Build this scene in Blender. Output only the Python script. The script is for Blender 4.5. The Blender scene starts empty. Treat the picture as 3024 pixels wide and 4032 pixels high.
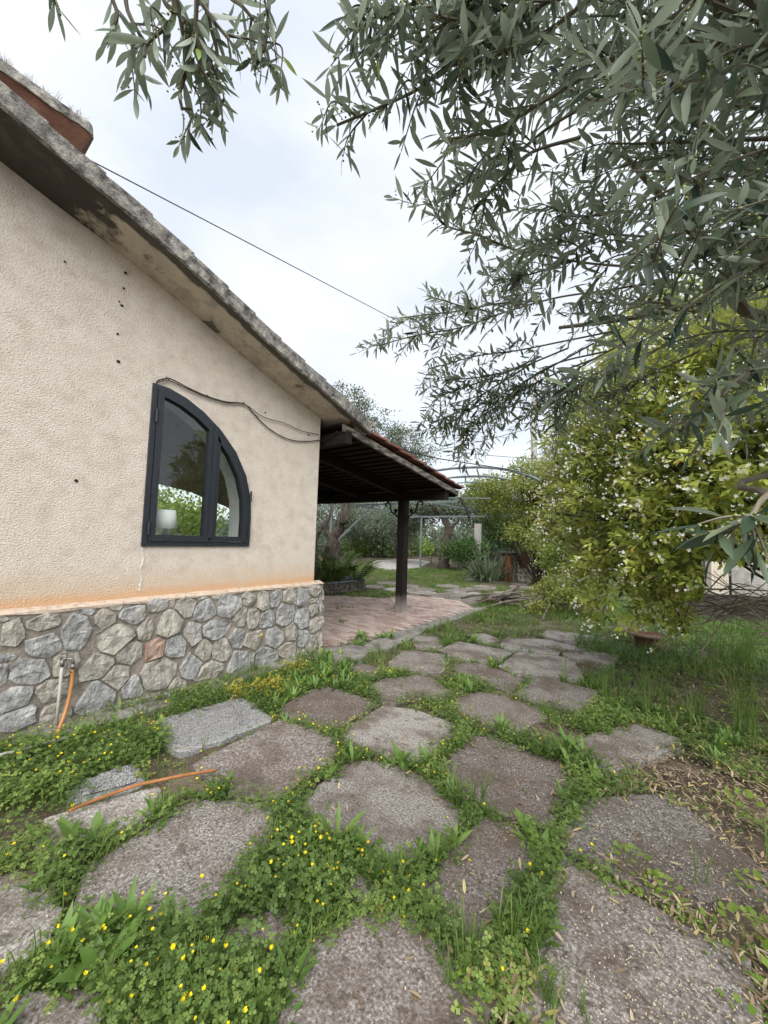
import bpy, math, random
import numpy as np
from mathutils import Matrix, Vector
from mathutils.geometry import tessellate_polygon
RND = random.Random(7); NR = np.random.default_rng(11)
SC = bpy.context.scene
# ------------------------------------------------------------------ camera (solved from the vanishing points)
F, CX, CY = 1515.0, 1512.0, 2016.0
def _n(v): return v/np.linalg.norm(v)
_up = _n(np.array([1220*1.8228-CX, -(-11400*1.8228-CY), -F]))
_y = np.array([1490*1.8228-CX, -(1178*1.8228-CY), -F]); _y = _n(_y-_up*(_y@_up))
ROT = np.array([np.cross(_y, _up), _y, _up]); EYE = np.array([0, 0, 1.5])
cam = bpy.data.cameras.new('camera'); cam.sensor_fit = 'HORIZONTAL'; cam.sensor_width = 36; cam.lens = F/3024*36
cam.clip_start = .05; cam.clip_end = 1000
camo = bpy.data.objects.new('camera', cam); SC.collection.objects.link(camo)
m = Matrix(ROT.tolist()).to_4x4(); m.translation = EYE.tolist(); camo.matrix_world = m; SC.camera = camo
# survey helpers: a sight line from the camera station meets the ground, a wall plane or a measured distance
def ray(u, v): return _n(ROT @ np.array([u-CX, -(v-CY), -F]))
def pl(u, v, ax, val): d = ray(u, v); return EYE+d*((val-EYE[ax])/d[ax])
def gz(u, v, z=0.): return pl(u, v, 2, z)
def at(u, v, D): return EYE+ray(u, v)*D
# ------------------------------------------------------------------ sky and sun
w = bpy.data.worlds.new('World'); SC.world = w; w.use_nodes = True
nt = w.node_tree; N = nt.nodes; L = nt.links; N.clear()
SUN_EL, SUN_AZ = math.radians(47), math.radians(146)      # azimuth from +Y towards +X
out = N.new('ShaderNodeOutputWorld'); bg = N.new('ShaderNodeBackground'); bg.inputs[1].default_value = .13
sky = N.new('ShaderNodeTexSky'); sky.sky_type = 'NISHITA'; sky.sun_disc = False
sky.sun_elevation = SUN_EL; sky.sun_rotation = SUN_AZ
tc = N.new('ShaderNodeTexCoord'); mp = N.new('ShaderNodeMapping'); mp.inputs['Scale'].default_value = (1, 1, 2.6)
no = N.new('ShaderNodeTexNoise'); no.inputs['Scale'].default_value = 2.3; no.inputs['Detail'].default_value = 7; no.inputs['Roughness'].default_value = .5
rp = N.new('ShaderNodeValToRGB'); rp.color_ramp.elements[0].position = .33; rp.color_ramp.elements[0].color = (.61, .655, .73, 1)
rp.color_ramp.elements[1].position = .62; rp.color_ramp.elements[1].color = (.80, .83, .88, 1)
vm = N.new('ShaderNodeVectorMath'); vm.operation = 'SCALE'; vm.inputs['Scale'].default_value = 2.85
mx = N.new('ShaderNodeMix'); mx.data_type = 'RGBA'; mx.inputs[0].default_value = .95
L.new(tc.outputs['Generated'], mp.inputs[0]); L.new(mp.outputs[0], no.inputs['Vector']); L.new(no.outputs[0], rp.inputs[0])
L.new(rp.outputs[0], vm.inputs[0]); L.new(sky.outputs[0], mx.inputs[6]); L.new(vm.outputs[0], mx.inputs[7])
L.new(mx.outputs[2], bg.inputs[0]); L.new(bg.outputs[0], out.inputs[0])
sl = bpy.data.lights.new('sun', 'SUN'); sl.energy = 1.5; sl.angle = math.radians(70); sl.color = (1, .98, .95)
so = bpy.data.objects.new('sun', sl); SC.collection.objects.link(so)
_d = Vector((-math.sin(SUN_AZ)*math.cos(SUN_EL), -math.cos(SUN_AZ)*math.cos(SUN_EL), -math.sin(SUN_EL)))
so.rotation_euler = _d.to_track_quat('-Z', 'Y').to_euler(); so.location = (6, -4, 12)
vs = SC.view_settings; vs.view_transform = 'Standard'; vs.look = 'None'; vs.gamma = 1; vs.use_curve_mapping = False; vs.exposure = 1.85
SC.cycles.max_bounces = 8; SC.cycles.transparent_max_bounces = 12; SC.cycles.use_denoising = True
# ------------------------------------------------------------------ materials
def _ramp(nt, cols):
    r = nt.nodes.new('ShaderNodeValToRGB'); e = r.color_ramp.elements
    while len(e) < len(cols): e.new(.5)
    for k, (p, c) in enumerate(cols): e[k].position = p; e[k].color = (*c, 1)
    return r
def mat(name, cols, scale=6, rough=.85, bump=.0, bscale=60, bdist=.01, stretch=(1, 1, 1), spec=.25, metal=0, detail=8, attr=.0, speck=None, vor=None):
    """noise-mottled surface; attr mixes in a per-piece random value; speck=(scale, threshold, colour) adds small flecks"""
    m = bpy.data.materials.new(name); m.use_nodes = True; nt = m.node_tree; b = nt.nodes['Principled BSDF']
    co = nt.nodes.new('ShaderNodeTexCoord'); mp = nt.nodes.new('ShaderNodeMapping'); mp.inputs['Scale'].default_value = stretch
    nt.links.new(co.outputs['Object'], mp.inputs[0])
    n = nt.nodes.new('ShaderNodeTexNoise'); n.inputs['Scale'].default_value = scale; n.inputs['Detail'].default_value = detail; n.inputs['Roughness'].default_value = .62
    nt.links.new(mp.outputs[0], n.inputs['Vector']); fac = n.outputs[0]
    if attr:
        a = nt.nodes.new('ShaderNodeAttribute'); a.attribute_name = 'rnd'
        k = nt.nodes.new('ShaderNodeMath'); k.operation = 'MULTIPLY_ADD'; k.inputs[1].default_value = attr; 
        s = nt.nodes.new('ShaderNodeMath'); s.operation = 'MULTIPLY_ADD'; s.inputs[1].default_value = 1-attr; s.inputs[2].default_value = 0
        nt.links.new(fac, s.inputs[0]); nt.links.new(a.outputs['Fac'], k.inputs[0]); nt.links.new(s.outputs[0], k.inputs[2]); fac = k.outputs[0]
    r = _ramp(nt, cols); nt.links.new(fac, r.inputs[0]); col = r.outputs[0]
    if speck:
        n2 = nt.nodes.new('ShaderNodeTexNoise'); n2.inputs['Scale'].default_value = speck[0]; n2.inputs['Detail'].default_value = 3
        nt.links.new(co.outputs['Object'], n2.inputs['Vector'])
        q = _ramp(nt, [(speck[1], (0, 0, 0)), (speck[1]+.05, (1, 1, 1))]); nt.links.new(n2.outputs[0], q.inputs[0])
        mm = nt.nodes.new('ShaderNodeMix'); mm.data_type = 'RGBA'; mm.inputs[7].default_value = (*speck[2], 1)
        nt.links.new(q.outputs[0], mm.inputs[0]); nt.links.new(col, mm.inputs[6]); col = mm.outputs[2]
    nt.links.new(col, b.inputs['Base Color'])
    b.inputs['Roughness'].default_value = rough; b.inputs['Specular IOR Level'].default_value = spec; b.inputs['Metallic'].default_value = metal
    if bump:
        n3 = nt.nodes.new('ShaderNodeTexNoise'); n3.inputs['Scale'].default_value = bscale; n3.inputs['Detail'].default_value = 6; n3.inputs['Roughness'].default_value = .6
        nt.links.new(mp.outputs[0], n3.inputs['Vector'])
        bp = nt.nodes.new('ShaderNodeBump'); bp.inputs['Strength'].default_value = bump; bp.inputs['Distance'].default_value = bdist
        nt.links.new(n3.outputs[0], bp.inputs['Height']); nt.links.new(bp.outputs[0], b.inputs['Normal'])
    return m
def leafmat(name, cols, back=None, transl=.25, rough=.5, spec=.3):
    """leaf: colour by a per-leaf random value, optional pale underside, some light through the blade"""
    m = bpy.data.materials.new(name); m.use_nodes = True; nt = m.node_tree; b = nt.nodes['Principled BSDF']; o = nt.nodes['Material Output']
    a = nt.nodes.new('ShaderNodeAttribute'); a.attribute_name = 'rnd'
    r = _ramp(nt, cols); nt.links.new(a.outputs['Fac'], r.inputs[0]); col = r.outputs[0]
    if back:
        g = nt.nodes.new('ShaderNodeNewGeometry'); mm = nt.nodes.new('ShaderNodeMix'); mm.data_type = 'RGBA'; mm.inputs[7].default_value = (*back, 1)
        nt.links.new(g.outputs['Backfacing'], mm.inputs[0]); nt.links.new(col, mm.inputs[6]); col = mm.outputs[2]
    nt.links.new(col, b.inputs['Base Color']); b.inputs['Roughness'].default_value = rough; b.inputs['Specular IOR Level'].default_value = spec
    if transl:
        t = nt.nodes.new('ShaderNodeBsdfTranslucent'); x = nt.nodes.new('ShaderNodeMixShader'); x.inputs[0].default_value = transl
        nt.links.new(col, t.inputs[0]); nt.links.new(b.outputs[0], x.inputs[1]); nt.links.new(t.outputs[0], x.inputs[2]); nt.links.new(x.outputs[0], o.inputs[0])
    return m
# ------------------------------------------------------------------ object helpers
def link(o): SC.collection.objects.link(o); return o
BASE = {}
def tag(o, label=None, cat=None, group=None, kind=None):
    if label: o['label'] = label
    if cat: o['category'] = cat
    if group: o['group'] = group
    if kind: o['kind'] = kind
    return o
def thing(name, label, cat, loc=(0, 0, 0), group=None):
    o = link(bpy.data.objects.new(name, None)); o.location = loc; o.empty_display_size = .2
    BASE[o.name] = np.array(loc, float); return tag(o, label, cat, group)
def raw(name, V, faces, material, parent=None, smooth=False, rnd=None, kind=None, local=False):
    """one mesh object from world-space vertices; faces: list of index lists or an (n,3) array"""
    V = np.asarray(V, np.float64); base = np.zeros(3)
    if parent is not None and not local: base = BASE.get(parent.name, np.zeros(3))
    me = bpy.data.meshes.new(name)
    if isinstance(faces, np.ndarray):
        me.vertices.add(len(V)); me.vertices.foreach_set('co', (V-base).astype(np.float32).ravel())
        n, k = faces.shape; me.loops.add(n*k); me.loops.foreach_set('vertex_index', faces.astype(np.int32).ravel())
        me.polygons.add(n); me.polygons.foreach_set('loop_start', np.arange(0, n*k, k, dtype=np.int32))
        if smooth: me.polygons.foreach_set('use_smooth', np.ones(n, bool))
        me.update(calc_edges=True)
    else:
        me.from_pydata((V-base).tolist(), [], [list(map(int, f)) for f in faces])
        if smooth: me.polygons.foreach_set('use_smooth', np.ones(len(me.polygons), bool))
        me.update()
    if rnd is not None:
        a = me.attributes.new('rnd', 'FLOAT', 'POINT'); a.data.foreach_set('value', np.broadcast_to(np.asarray(rnd, np.float32), (len(V),)).copy())
    if material: me.materials.append(material)
    o = link(bpy.data.objects.new(name, me))
    if parent is not None: o.parent = parent; BASE[o.name] = base
    if kind: o['kind'] = kind
    return o
class MB:
    def __init__(s): s.v = []; s.f = []
    def add(s, V, F): b = len(s.v); s.v += [tuple(map(float, p)) for p in V]; s.f += [[b+i for i in f] for f in F]; return s
    def box(s, lo, hi):
        (a, b, c), (d, e, f) = lo, hi
        return s.add([(a,b,c),(d,b,c),(d,e,c),(a,e,c),(a,b,f),(d,b,f),(d,e,f),(a,e,f)], [(3,2,1,0),(4,5,6,7),(0,1,5,4),(1,2,6,5),(2,3,7,6),(3,0,4,7)])
    def bar(s, p, q, wd, ht, up=(0, 0, 1)):
        p = np.array(p, float); q = np.array(q, float); d = _n(q-p); x = np.cross(d, up); x = _n(x) if np.linalg.norm(x) > 1e-6 else np.array([1., 0, 0]); z = np.cross(x, d)
        V = [e+x*i*wd/2+z*j*ht/2 for e in (p, q) for i, j in ((-1,-1),(1,-1),(1,1),(-1,1))]
        return s.add(V, [(0,1,2,3),(7,6,5,4),(0,4,5,1),(1,5,6,2),(2,6,7,3),(3,7,4,0)])
    def tube(s, pts, rad, n=8, cap=True, jit=0):
        pts = [np.array(p, float) for p in pts]; k = len(pts); rad = [rad]*k if np.isscalar(rad) else rad; V = []; F = []
        ref = np.array([.31, .17, .93])
        for i, p in enumerate(pts):
            d = _n(pts[min(i+1, k-1)]-pts[max(i-1, 0)]); x = np.cross(d, ref)
            if np.linalg.norm(x) < .1: x = np.cross(d, [1., 0, 0])
            x = _n(x); y = np.cross(d, x)
            for j in range(n):
                a = 2*math.pi*j/n; r = rad[i]*(1+(RND.uniform(-jit, jit) if jit else 0)); V.append(p+(x*math.cos(a)+y*math.sin(a))*r)
        for i in range(k-1):
            for j in range(n): F.append((i*n+j, i*n+(j+1)%n, (i+1)*n+(j+1)%n, (i+1)*n+j))
        if cap: F += [tuple(range(n))[::-1], tuple(range((k-1)*n, k*n))]
        return s.add(V, F)
    def lathe(s, c, prof, n=20):
        V = [(c[0]+r*math.cos(2*math.pi*j/n), c[1]+r*math.sin(2*math.pi*j/n), c[2]+z) for r, z in prof for j in range(n)]
        F = [(i*n+j, i*n+(j+1)%n, (i+1)*n+(j+1)%n, (i+1)*n+j) for i in range(len(prof)-1) for j in range(n)]
        return s.add(V, F+[tuple(range(n))[::-1]])
    def prism(s, poly, z0, z1, inset=0, tz=None):
        """extruded ground polygon"""
        n = len(poly); c = np.mean(poly, 0)
        V = [(p[0], p[1], z0) for p in poly]+[(p[0], p[1], z1-.006) for p in poly]+[(*(np.array(p)+(c-p)*min(.2, inset/max(.05, np.linalg.norm(c-p)))), z1) for p in poly]
        F = [(i, (i+1)%n, n+(i+1)%n, n+i) for i in range(n)]+[(n+i, n+(i+1)%n, 2*n+(i+1)%n, 2*n+i) for i in range(n)]+[tuple(range(2*n, 3*n))]
        return s.add(V, F)
    def build(s, name, material, parent=None, smooth=False, rnd=None, kind=None):
        return raw(name, s.v, s.f, material, parent, smooth, rnd, kind)
def spline(pts, n=6):
    P = [np.array(p, float) for p in pts]; P = [2*P[0]-P[1]]+P+[2*P[-1]-P[-2]]; o = []
    for i in range(1, len(P)-2):
        for t in np.linspace(0, 1, n, endpoint=False):
            a, b, c, d = P[i-1:i+3]; o.append(.5*(2*b+(c-a)*t+(2*a-5*b+4*c-d)*t*t+(3*b-a-3*c+d)*t**3))
    return o+[P[-2]]
def share(o, name, parent, loc, rotm=None, scale=1, mesh=None):
    """a light copy of a piece that shares its mesh"""
    c = link(bpy.data.objects.new(name, mesh or o.data)); c.parent = parent; M_ = Matrix.Translation(Vector(np.asarray(loc)-BASE.get(parent.name, np.zeros(3))))
    if rotm is not None: M_ = M_ @ Matrix(np.asarray(rotm).tolist()).to_4x4()
    c.matrix_local = M_ @ Matrix.Scale(scale, 4); return c
# leaf templates: arrays of vertices and triangles, growing along +Y, face up +Z
def leaf_t(Ln, W, curl=.0, fold=.15, rows=4, shape=None):
    V = [(0, 0, 0)]; F = []; ts = np.linspace(0, 1, rows+2)[1:-1]
    for t in ts:
        wv = W/2*(shape(t) if shape else math.sin(math.pi*t**.85)**.8); z = -curl*Ln*t*t
        V += [(-wv, t*Ln, z+fold*wv), (0, t*Ln, z), (wv, t*Ln, z+fold*wv)]
    V.append((0, Ln, -curl*Ln)); e = len(V)-1
    F += [(0, 2, 1), (0, 3, 2)]
    for i in range(rows-1):
        a = 1+3*i
        F += [(a, a+1, a+4), (a, a+4, a+3), (a+1, a+2, a+5), (a+1, a+5, a+4)]
    a = 1+3*(rows-1); F += [(a, a+1, e), (a+1, a+2, e)]
    return np.array(V, float), np.array(F)
def join_t(parts):
    V = []; F = []; r = []; b = 0
    for v, f, q in parts: V.append(v); F.append(f+b); r.append(np.full(len(v), q)); b += len(v)
    return np.concatenate(V), np.concatenate(F), np.concatenate(r)
def rotz(a): c, s = np.cos(a), np.sin(a); return np.array([[c, -s, 0], [s, c, 0], [0, 0, 1.]])
def rotx(a): c, s = np.cos(a), np.sin(a); return np.array([[1., 0, 0], [0, c, -s], [0, s, c]])
def frame(d, up):
    """rotations taking +Y to d and +Z towards up (arrays of rows)"""
    d = d/np.linalg.norm(d, axis=1, keepdims=True); x = np.cross(d, up); x /= np.maximum(np.linalg.norm(x, axis=1, keepdims=True), 1e-6); z = np.cross(x, d)
    return np.stack([x, d, z], axis=2)
class Leaves:
    def __init__(s): s.V = []; s.F = []; s.R = []; s.n = 0
    def add(s, t, R, T, S, r, jit=.0):
        """t=(V,F[,rnd offset]); R (n,3,3), T (n,3), S (n,), r (n,)"""
        V, Fc = t[0], t[1]; off = t[2] if len(t) > 2 else np.zeros(len(V)); n = len(T)
        if n == 0: return s
        W = np.einsum('nij,vj->nvi', R, V)*np.asarray(S).reshape(-1, 1, 1)+np.asarray(T)[:, None, :]
        s.V.append(W.reshape(-1, 3)); s.F.append((Fc[None]+(np.arange(n)*len(V))[:, None, None]).reshape(-1, 3)+s.n)
        s.R.append((np.asarray(r)[:, None]+off[None]).ravel()); s.n += n*len(V); return s
    def build(s, name, material, parent=None, kind=None):
        return raw(name, np.concatenate(s.V), np.concatenate(s.F), material, parent, False, np.concatenate(s.R), kind)
def yawR(n, tilt=0.): 
    a = NR.uniform(0, 2*np.pi, n); b = NR.normal(0, tilt, n) if tilt else np.zeros(n)
    ca, sa, cb, sb = np.cos(a), np.sin(a), np.cos(b), np.sin(b); R = np.zeros((n, 3, 3))
    R[:, 0, 0] = ca; R[:, 0, 1] = -sa*cb; R[:, 0, 2] = sa*sb; R[:, 1, 0] = sa; R[:, 1, 1] = ca*cb; R[:, 1, 2] = -ca*sb; R[:, 2, 1] = sb; R[:, 2, 2] = cb
    return R
def clip(poly, n, d):
    o = []
    for i in range(len(poly)):
        a, b = poly[i-1], poly[i]; da, db = a@n-d, b@n-d
        if (da <= 0) != (db <= 0): o.append(a+(b-a)*da/(da-db))
        if db <= 0: o.append(b)
    return o
def inpoly(P, poly):
    x, y = P[:, 0], P[:, 1]; r = np.zeros(len(P), bool); n = len(poly)
    for i in range(n):
        a, b = poly[i], poly[i-1]
        if abs(a[1]-b[1]) < 1e-12: continue
        c = (a[1] > y) != (b[1] > y); r ^= c & (x < (b[0]-a[0])*(y-a[1])/(b[1]-a[1])+a[0])
    return r
# ================================================================== GROUND
m_soil = mat('soil', [(.3, (.045, .034, .024)), (.5, (.10, .078, .055)), (.68, (.17, .135, .095))], scale=3.5, bump=.8, bscale=45, bdist=.02, speck=(90, .62, (.26, .21, .14)))
V = []; Fq = []; gx = np.concatenate([np.linspace(-150, -14, 18), np.linspace(-12, 8, 81), np.linspace(10, 150, 18)]); gy = np.concatenate([np.linspace(-150, -4, 14), np.linspace(-3, 22, 101), np.linspace(24, 170, 18)])
XX, YY = np.meshgrid(gx, gy, indexing='ij'); ZZ = -.035+.018*np.sin(XX*1.7+1)*np.sin(YY*1.3)+NR.normal(0, .006, XX.shape)
nx, ny = XX.shape; ii = np.arange((nx-1)*ny).reshape(nx-1, ny)[:, :-1].ravel()
tag(raw('ground', np.stack([XX, YY, ZZ], -1).reshape(-1, 3), np.stack([ii, ii+ny, ii+ny+1, ii+1], 1), m_soil, smooth=True), kind='structure')
# ---- concrete slabs of the paved yard
A = lambda *p: [(.9114*x, 2500+.9114*y) for x, y in p]
B = lambda *p: [(1512+.9114*x, 2500+.9114*y) for x, y in p]
Cc = lambda *p: [(1200+.7836*x, 2250+.7836*y) for x, y in p]
Dd = lambda *p: [(1230+.2833*x, 1900+.2833*y) for x, y in p]
SL = [('g', A((740,410),(790,350),(900,320),(1000,310),(1110,345),(1110,375),(990,430),(880,465),(760,470))),
 ('b', A((920,525),(1060,480),(1190,390),(1330,420),(1390,480),(1340,570),(1200,630),(1130,670),(1050,650),(950,590))),
 ('g', A((330,690),(340,650),(450,600),(570,580),(600,630),(560,655),(470,695),(380,720))),
 ('c', A((190,900),(300,755),(470,715),(610,675),(670,790),(530,858),(330,895))),
 ('c', A((395,1070),(490,930),(640,855),(880,755),(1060,765),(1120,860),(1010,960),(1010,1060),(950,1160),(740,1240),(600,1150),(470,1115))),
 ('c', A((-120,1120),(0,1090),(150,1130),(225,1165),(130,1250),(60,1360),(0,1400),(-120,1420))),
 ('c', [(1215,3202),(1295,3120),(1367,3050),(1512,3020),(1560,3050),(1649,3085),(1780,3174),(1780,3232),(1690,3300),(1640,3330),(1560,3335),(1450,3290),(1349,3260),(1252,3232)]),
 ('b', A((1270,300),(1350,250),(1450,245),(1590,290),(1570,335),(1480,375),(1370,375),(1290,345))),
 ('c', [(1400,2858),(1449,2815),(1512,2808),(1603,2806),(1703,2833),(1762,2874),(1698,2932),(1630,2980),(1548,2960),(1512,2942),(1445,2905)]),
 ('b', B((265,580),(350,495),(420,475),(530,485),(700,535),(775,590),(725,700),(690,778),(620,778),(560,745),(500,690),(420,630),(295,630))),
 ('l', B((835,910),(895,780),(980,735),(1100,715),(1300,785),(1400,875),(1560,1010),(1570,1065),(1350,1085),(1250,1085),(1150,1010),(980,970),(895,985))),
 ('b', B((205,1130),(275,1030),(325,920),(450,835),(530,855),(595,900),(605,990),(560,1100),(485,1175),(460,1245),(330,1275),(245,1205))),
 ('b', B((690,1230),(785,1075),(870,1045),(1000,1085),(1100,1165),(1300,1285),(1440,1430),(1510,1580),(1545,1690),(1400,1770),(1000,1810),(770,1660),(640,1490),(710,1380))),
 ('b', A((1080,1700),(1115,1560),(1225,1470),(1290,1400),(1540,1325),(1659,1180))+B((0,1185),(110,1255),(205,1330),(305,1420),(335,1520),(325,1690),(200,1810),(0,1860))),
 ('c', A((20,1645),(140,1565),(260,1555),(410,1650),(300,1760),(0,1790))),
 ('b', A((940,1280),(1090,1215),(1290,1175),(1400,1245),(1300,1350),(1150,1410),(990,1390))),
 ('c', A((1480,1090),(1570,1055),(1650,1125),(1690,1160),(1580,1180))),
 ('c', Cc((445,458),(505,408),(570,405),(685,440),(695,472),(600,485),(465,475))),
 ('b', Cc((375,612),(415,558),(500,536),(605,556),(690,590),(665,625),(560,605),(475,645),(395,645))),
 ('b', Cc((780,492),(850,465),(960,497),(1090,540),(1065,575),(1000,595),(915,555),(840,525))),
 ('b', Cc((805,642),(870,620),(990,635),(1145,688),(1155,722),(1080,765),(1020,785),(900,735),(820,695))),
 ('c', Cc((720,392),(770,362),(850,372),(985,398),(995,442),(940,455),(870,445),(785,425))),
 ('c', Cc((1012,458),(1090,416),(1180,426),(1335,462),(1335,515),(1260,525),(1120,505),(1020,494))),
 ('c', Cc((1012,362),(1060,342),(1150,352),(1265,374),(1255,404),(1150,404),(1030,384))),
 ('c', Cc((1085,603),(1130,541),(1220,551),(1330,576),(1440,610),(1405,665),(1330,685),(1195,655),(1105,625))),
 ('c', Cc((1200,322),(1300,306),(1440,333),(1450,364),(1330,364),(1220,344))),
 ('c', Cc((1320,412),(1400,392),(1550,420),(1540,450),(1395,440))),
 ('c', Cc((545,342),(600,326),(665,344),(665,378),(575,373))),
 ('c', Cc((830,322),(900,312),(970,340),(880,354))),
 ('c', Cc((215,490),(330,476),(405,500),(330,525))),
 ('c', Cc((635,127),(780,108),(875,113),(865,152),(715,154))),
 ('c', Cc((500,92),(580,80),(640,92),(600,106),(520,104))),
 ('c', Cc((690,92),(790,84),(840,94),(770,104))),
 ('c', B((870,470),(1010,400),(1180,420),(1200,500),(1020,540),(900,530))),
 ('c', B((600,20),(760,20),(830,60),(640,50)))]
slab_cols = dict(c=[(.32, (.065, .054, .046)), (.45, (.185, .166, .146)), (.56, (.295, .273, .245)), (.70, (.49, .465, .43))], b=[(.32, (.048, .037, .031)), (.45, (.135, .111, .096)), (.56, (.225, .196, .175)), (.70, (.40, .37, .345))],
                 g=[(.3, (.10, .098, .095)), (.5, (.20, .198, .192)), (.68, (.34, .335, .33))], l=[(.36, (.035, .03, .027)), (.48, (.10, .088, .078)), (.66, (.26, .235, .21))])
m_slab = {k: mat('slab_concrete_'+k, c, scale=85, attr=.13, rough=.92, bump=.9 if k == 'g' else .8, bscale=95, bdist=.009, speck=(70, .635, (.46, .43, .40)), detail=5) for k, c in slab_cols.items()}
def blotch(m, scale, lo, hi, col, amt=.8):
    """stains with a shape of their own laid over the base colour"""
    nt = m.node_tree; b = nt.nodes['Principled BSDF']; src = b.inputs['Base Color'].links[0].from_socket
    co = nt.nodes.new('ShaderNodeTexCoord'); n = nt.nodes.new('ShaderNodeTexNoise'); n.inputs['Scale'].default_value = scale; n.inputs['Detail'].default_value = 7; n.inputs['Roughness'].default_value = .65
    nt.links.new(co.outputs['Object'], n.inputs['Vector']); mr = nt.nodes.new('ShaderNodeMapRange'); mr.inputs[1].default_value = lo; mr.inputs[2].default_value = hi; mr.inputs[4].default_value = amt
    nt.links.new(n.outputs[0], mr.inputs[0]); x = nt.nodes.new('ShaderNodeMix'); x.data_type = 'RGBA'; x.inputs[7].default_value = (*col, 1)
    nt.links.new(mr.outputs[0], x.inputs[0]); nt.links.new(src, x.inputs[6]); nt.links.new(x.outputs[2], b.inputs['Base Color'])
for k in 'cbl': blotch(m_slab[k], 26, .57, .64, (.07, .053, .046), .75); blotch(m_slab[k], 3.0, .45, .60, (.10, .074, .056), .78); blotch(m_slab[k], 7, .60, .66, (.055, .05, .035), .5); blotch(m_slab[k], 12, .60, .72, (.36, .34, .32), .4)
pave = link(bpy.data.objects.new('paving', None)); tag(pave, kind='structure'); BASE[pave.name] = np.zeros(3)
SLABS = []
FAR = [(x+RND.uniform(-.15, .15)+.45*(j % 2), 9.2+.98*j+RND.uniform(-.1, .1)) for j in range(7) for x in np.arange(-8.6+.3*j, -3.6, .95)]
for k, pts in SL:
    P = np.array([gz(u, v)[:2] for u, v in pts]); Q = []
    P = np.array([a+(b-a)*t for a, b in zip(P, np.roll(P, -1, 0)) for t in (0, .33, .67)]); P = (P+.25*(np.roll(P, 1, 0)+np.roll(P, -1, 0)))/1.5
    d = np.linalg.norm(P-P.mean(0), axis=1); P = P+NR.normal(0, .010, P.shape)*np.minimum(1, d/.4)[:, None]; SLABS.append(P)
def squared(P, grow=.09):
    best = None
    for th in np.radians(np.arange(0, 90, 3)):
        Q = P @ np.array([[math.cos(th), -math.sin(th)], [math.sin(th), math.cos(th)]]); lo, hi = Q.min(0), Q.max(0)
        if best is None or np.prod(hi-lo) < best[0]: best = (np.prod(hi-lo), th, lo, hi)
    _, th, lo, hi = best; c, h = (lo+hi)/2, (hi-lo)/2+grow*np.minimum(1, (hi-lo)/.8); A_ = np.linspace(0, 2*math.pi, 33)[:-1]; k = (np.abs(np.cos(A_))**7+np.abs(np.sin(A_))**7)**(-1/7)
    Q = c+np.stack([np.cos(A_)*k*h[0], np.sin(A_)*k*h[1]], 1); return Q @ np.array([[math.cos(th), math.sin(th)], [-math.sin(th), math.cos(th)]])
TR = list(SLABS)
for i, (k, _) in enumerate(SL):                               # each slab reaches to the middle of the joint with its neighbours
    P = TR[i]; G = list(squared(P)); ci = P.mean(0)
    for j, Q in enumerate(TR):
        if j == i: continue
        n = Q.mean(0)-ci; D = np.linalg.norm(n)
        if D > 2.5: continue
        n = n/D; G = clip(G, n, ((P @ n).max()+(Q @ n).min())/2-.02) or G
    G = np.array([p for q, p in enumerate(G) if np.linalg.norm(p-G[q-1]) > .012]); G = G+NR.normal(0, .007, G.shape)
    MB().prism(G, -.09, RND.uniform(.0, .012), .02).build('slab', m_slab[k], pave, rnd=RND.random())
    v = G-G.mean(0); SLABS[i] = G-v*np.minimum(.3, .055/np.maximum(.1, np.linalg.norm(v, axis=1, keepdims=True)))
for x, y in FAR:
    if RND.random() < .25 or (-4.3 < x < -2.8 and y < 9.8): continue
    a0 = RND.uniform(0, 1.5); P = np.array([(x+.40*RND.uniform(.8, 1.1)*(abs(math.cos(a))**4+abs(math.sin(a))**4)**-.25*math.cos(a+a0), y+.38*(abs(math.cos(a))**4+abs(math.sin(a))**4)**-.25*math.sin(a+a0)) for a in np.linspace(0, 6.28, 14)[:-1]]); SLABS.append(P)
    MB().prism(P, -.09, RND.uniform(.0, .012), .03).build('slab', m_slab['c'], pave, rnd=RND.random())
# ---- concrete border, brick terrace under the porch, far concrete patio
m_conc = mat('old_concrete', [(.3, (.10, .09, .078)), (.5, (.21, .195, .175)), (.7, (.32, .30, .275))], scale=7, bump=.6, bscale=90, bdist=.008, speck=(60, .64, (.1, .08, .06)))
bord = [gz(u, v)[:2] for u, v in Cc((95,400),(128,392),(310,366),(450,310),(705,233),(870,183),(930,178),(780,240),(610,296),(530,345),(430,390),(310,415),(290,445),(150,452))]
tag(MB().prism(np.array(bord), -.08, .018, .02).build('path', m_conc), kind='structure')
ft = np.array([(-3.84, 0.45), (-3.62, .45), (-3.5, 1.4), (-3.6, 2.4), (-3.62, 3.5), (-3.84, 3.62)])
tag(MB().prism(ft, -.1, .02, .02).build('footing', m_conc), kind='structure')
pat = np.array([gz(u, v)[:2] for u, v in Dd((780,1175),(830,1090),(1000,1078),(1300,1068),(1480,1073),(1640,1110),(1480,1185),(1300,1205),(1000,1205))])
tag(MB().prism(pat, -.08, .02, .02).build('patio', mat('pale_concrete', [(.35, (.25, .235, .215)), (.65, (.40, .38, .35))], scale=5, bump=.3)), kind='structure')
terr = link(bpy.data.objects.new('terrace', None)); tag(terr, kind='structure'); BASE[terr.name] = np.zeros(3)
m_brick = mat('terrace_brick', [(.25, (.27, .195, .165)), (.5, (.38, .29, .25)), (.75, (.47, .39, .345))], scale=9, attr=.40, bump=.5, bscale=70, bdist=.004, speck=(26, .63, (.24, .19, .16)))
blotch(m_brick, 2.2, .55, .68, (.20, .165, .14), .7)
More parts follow.
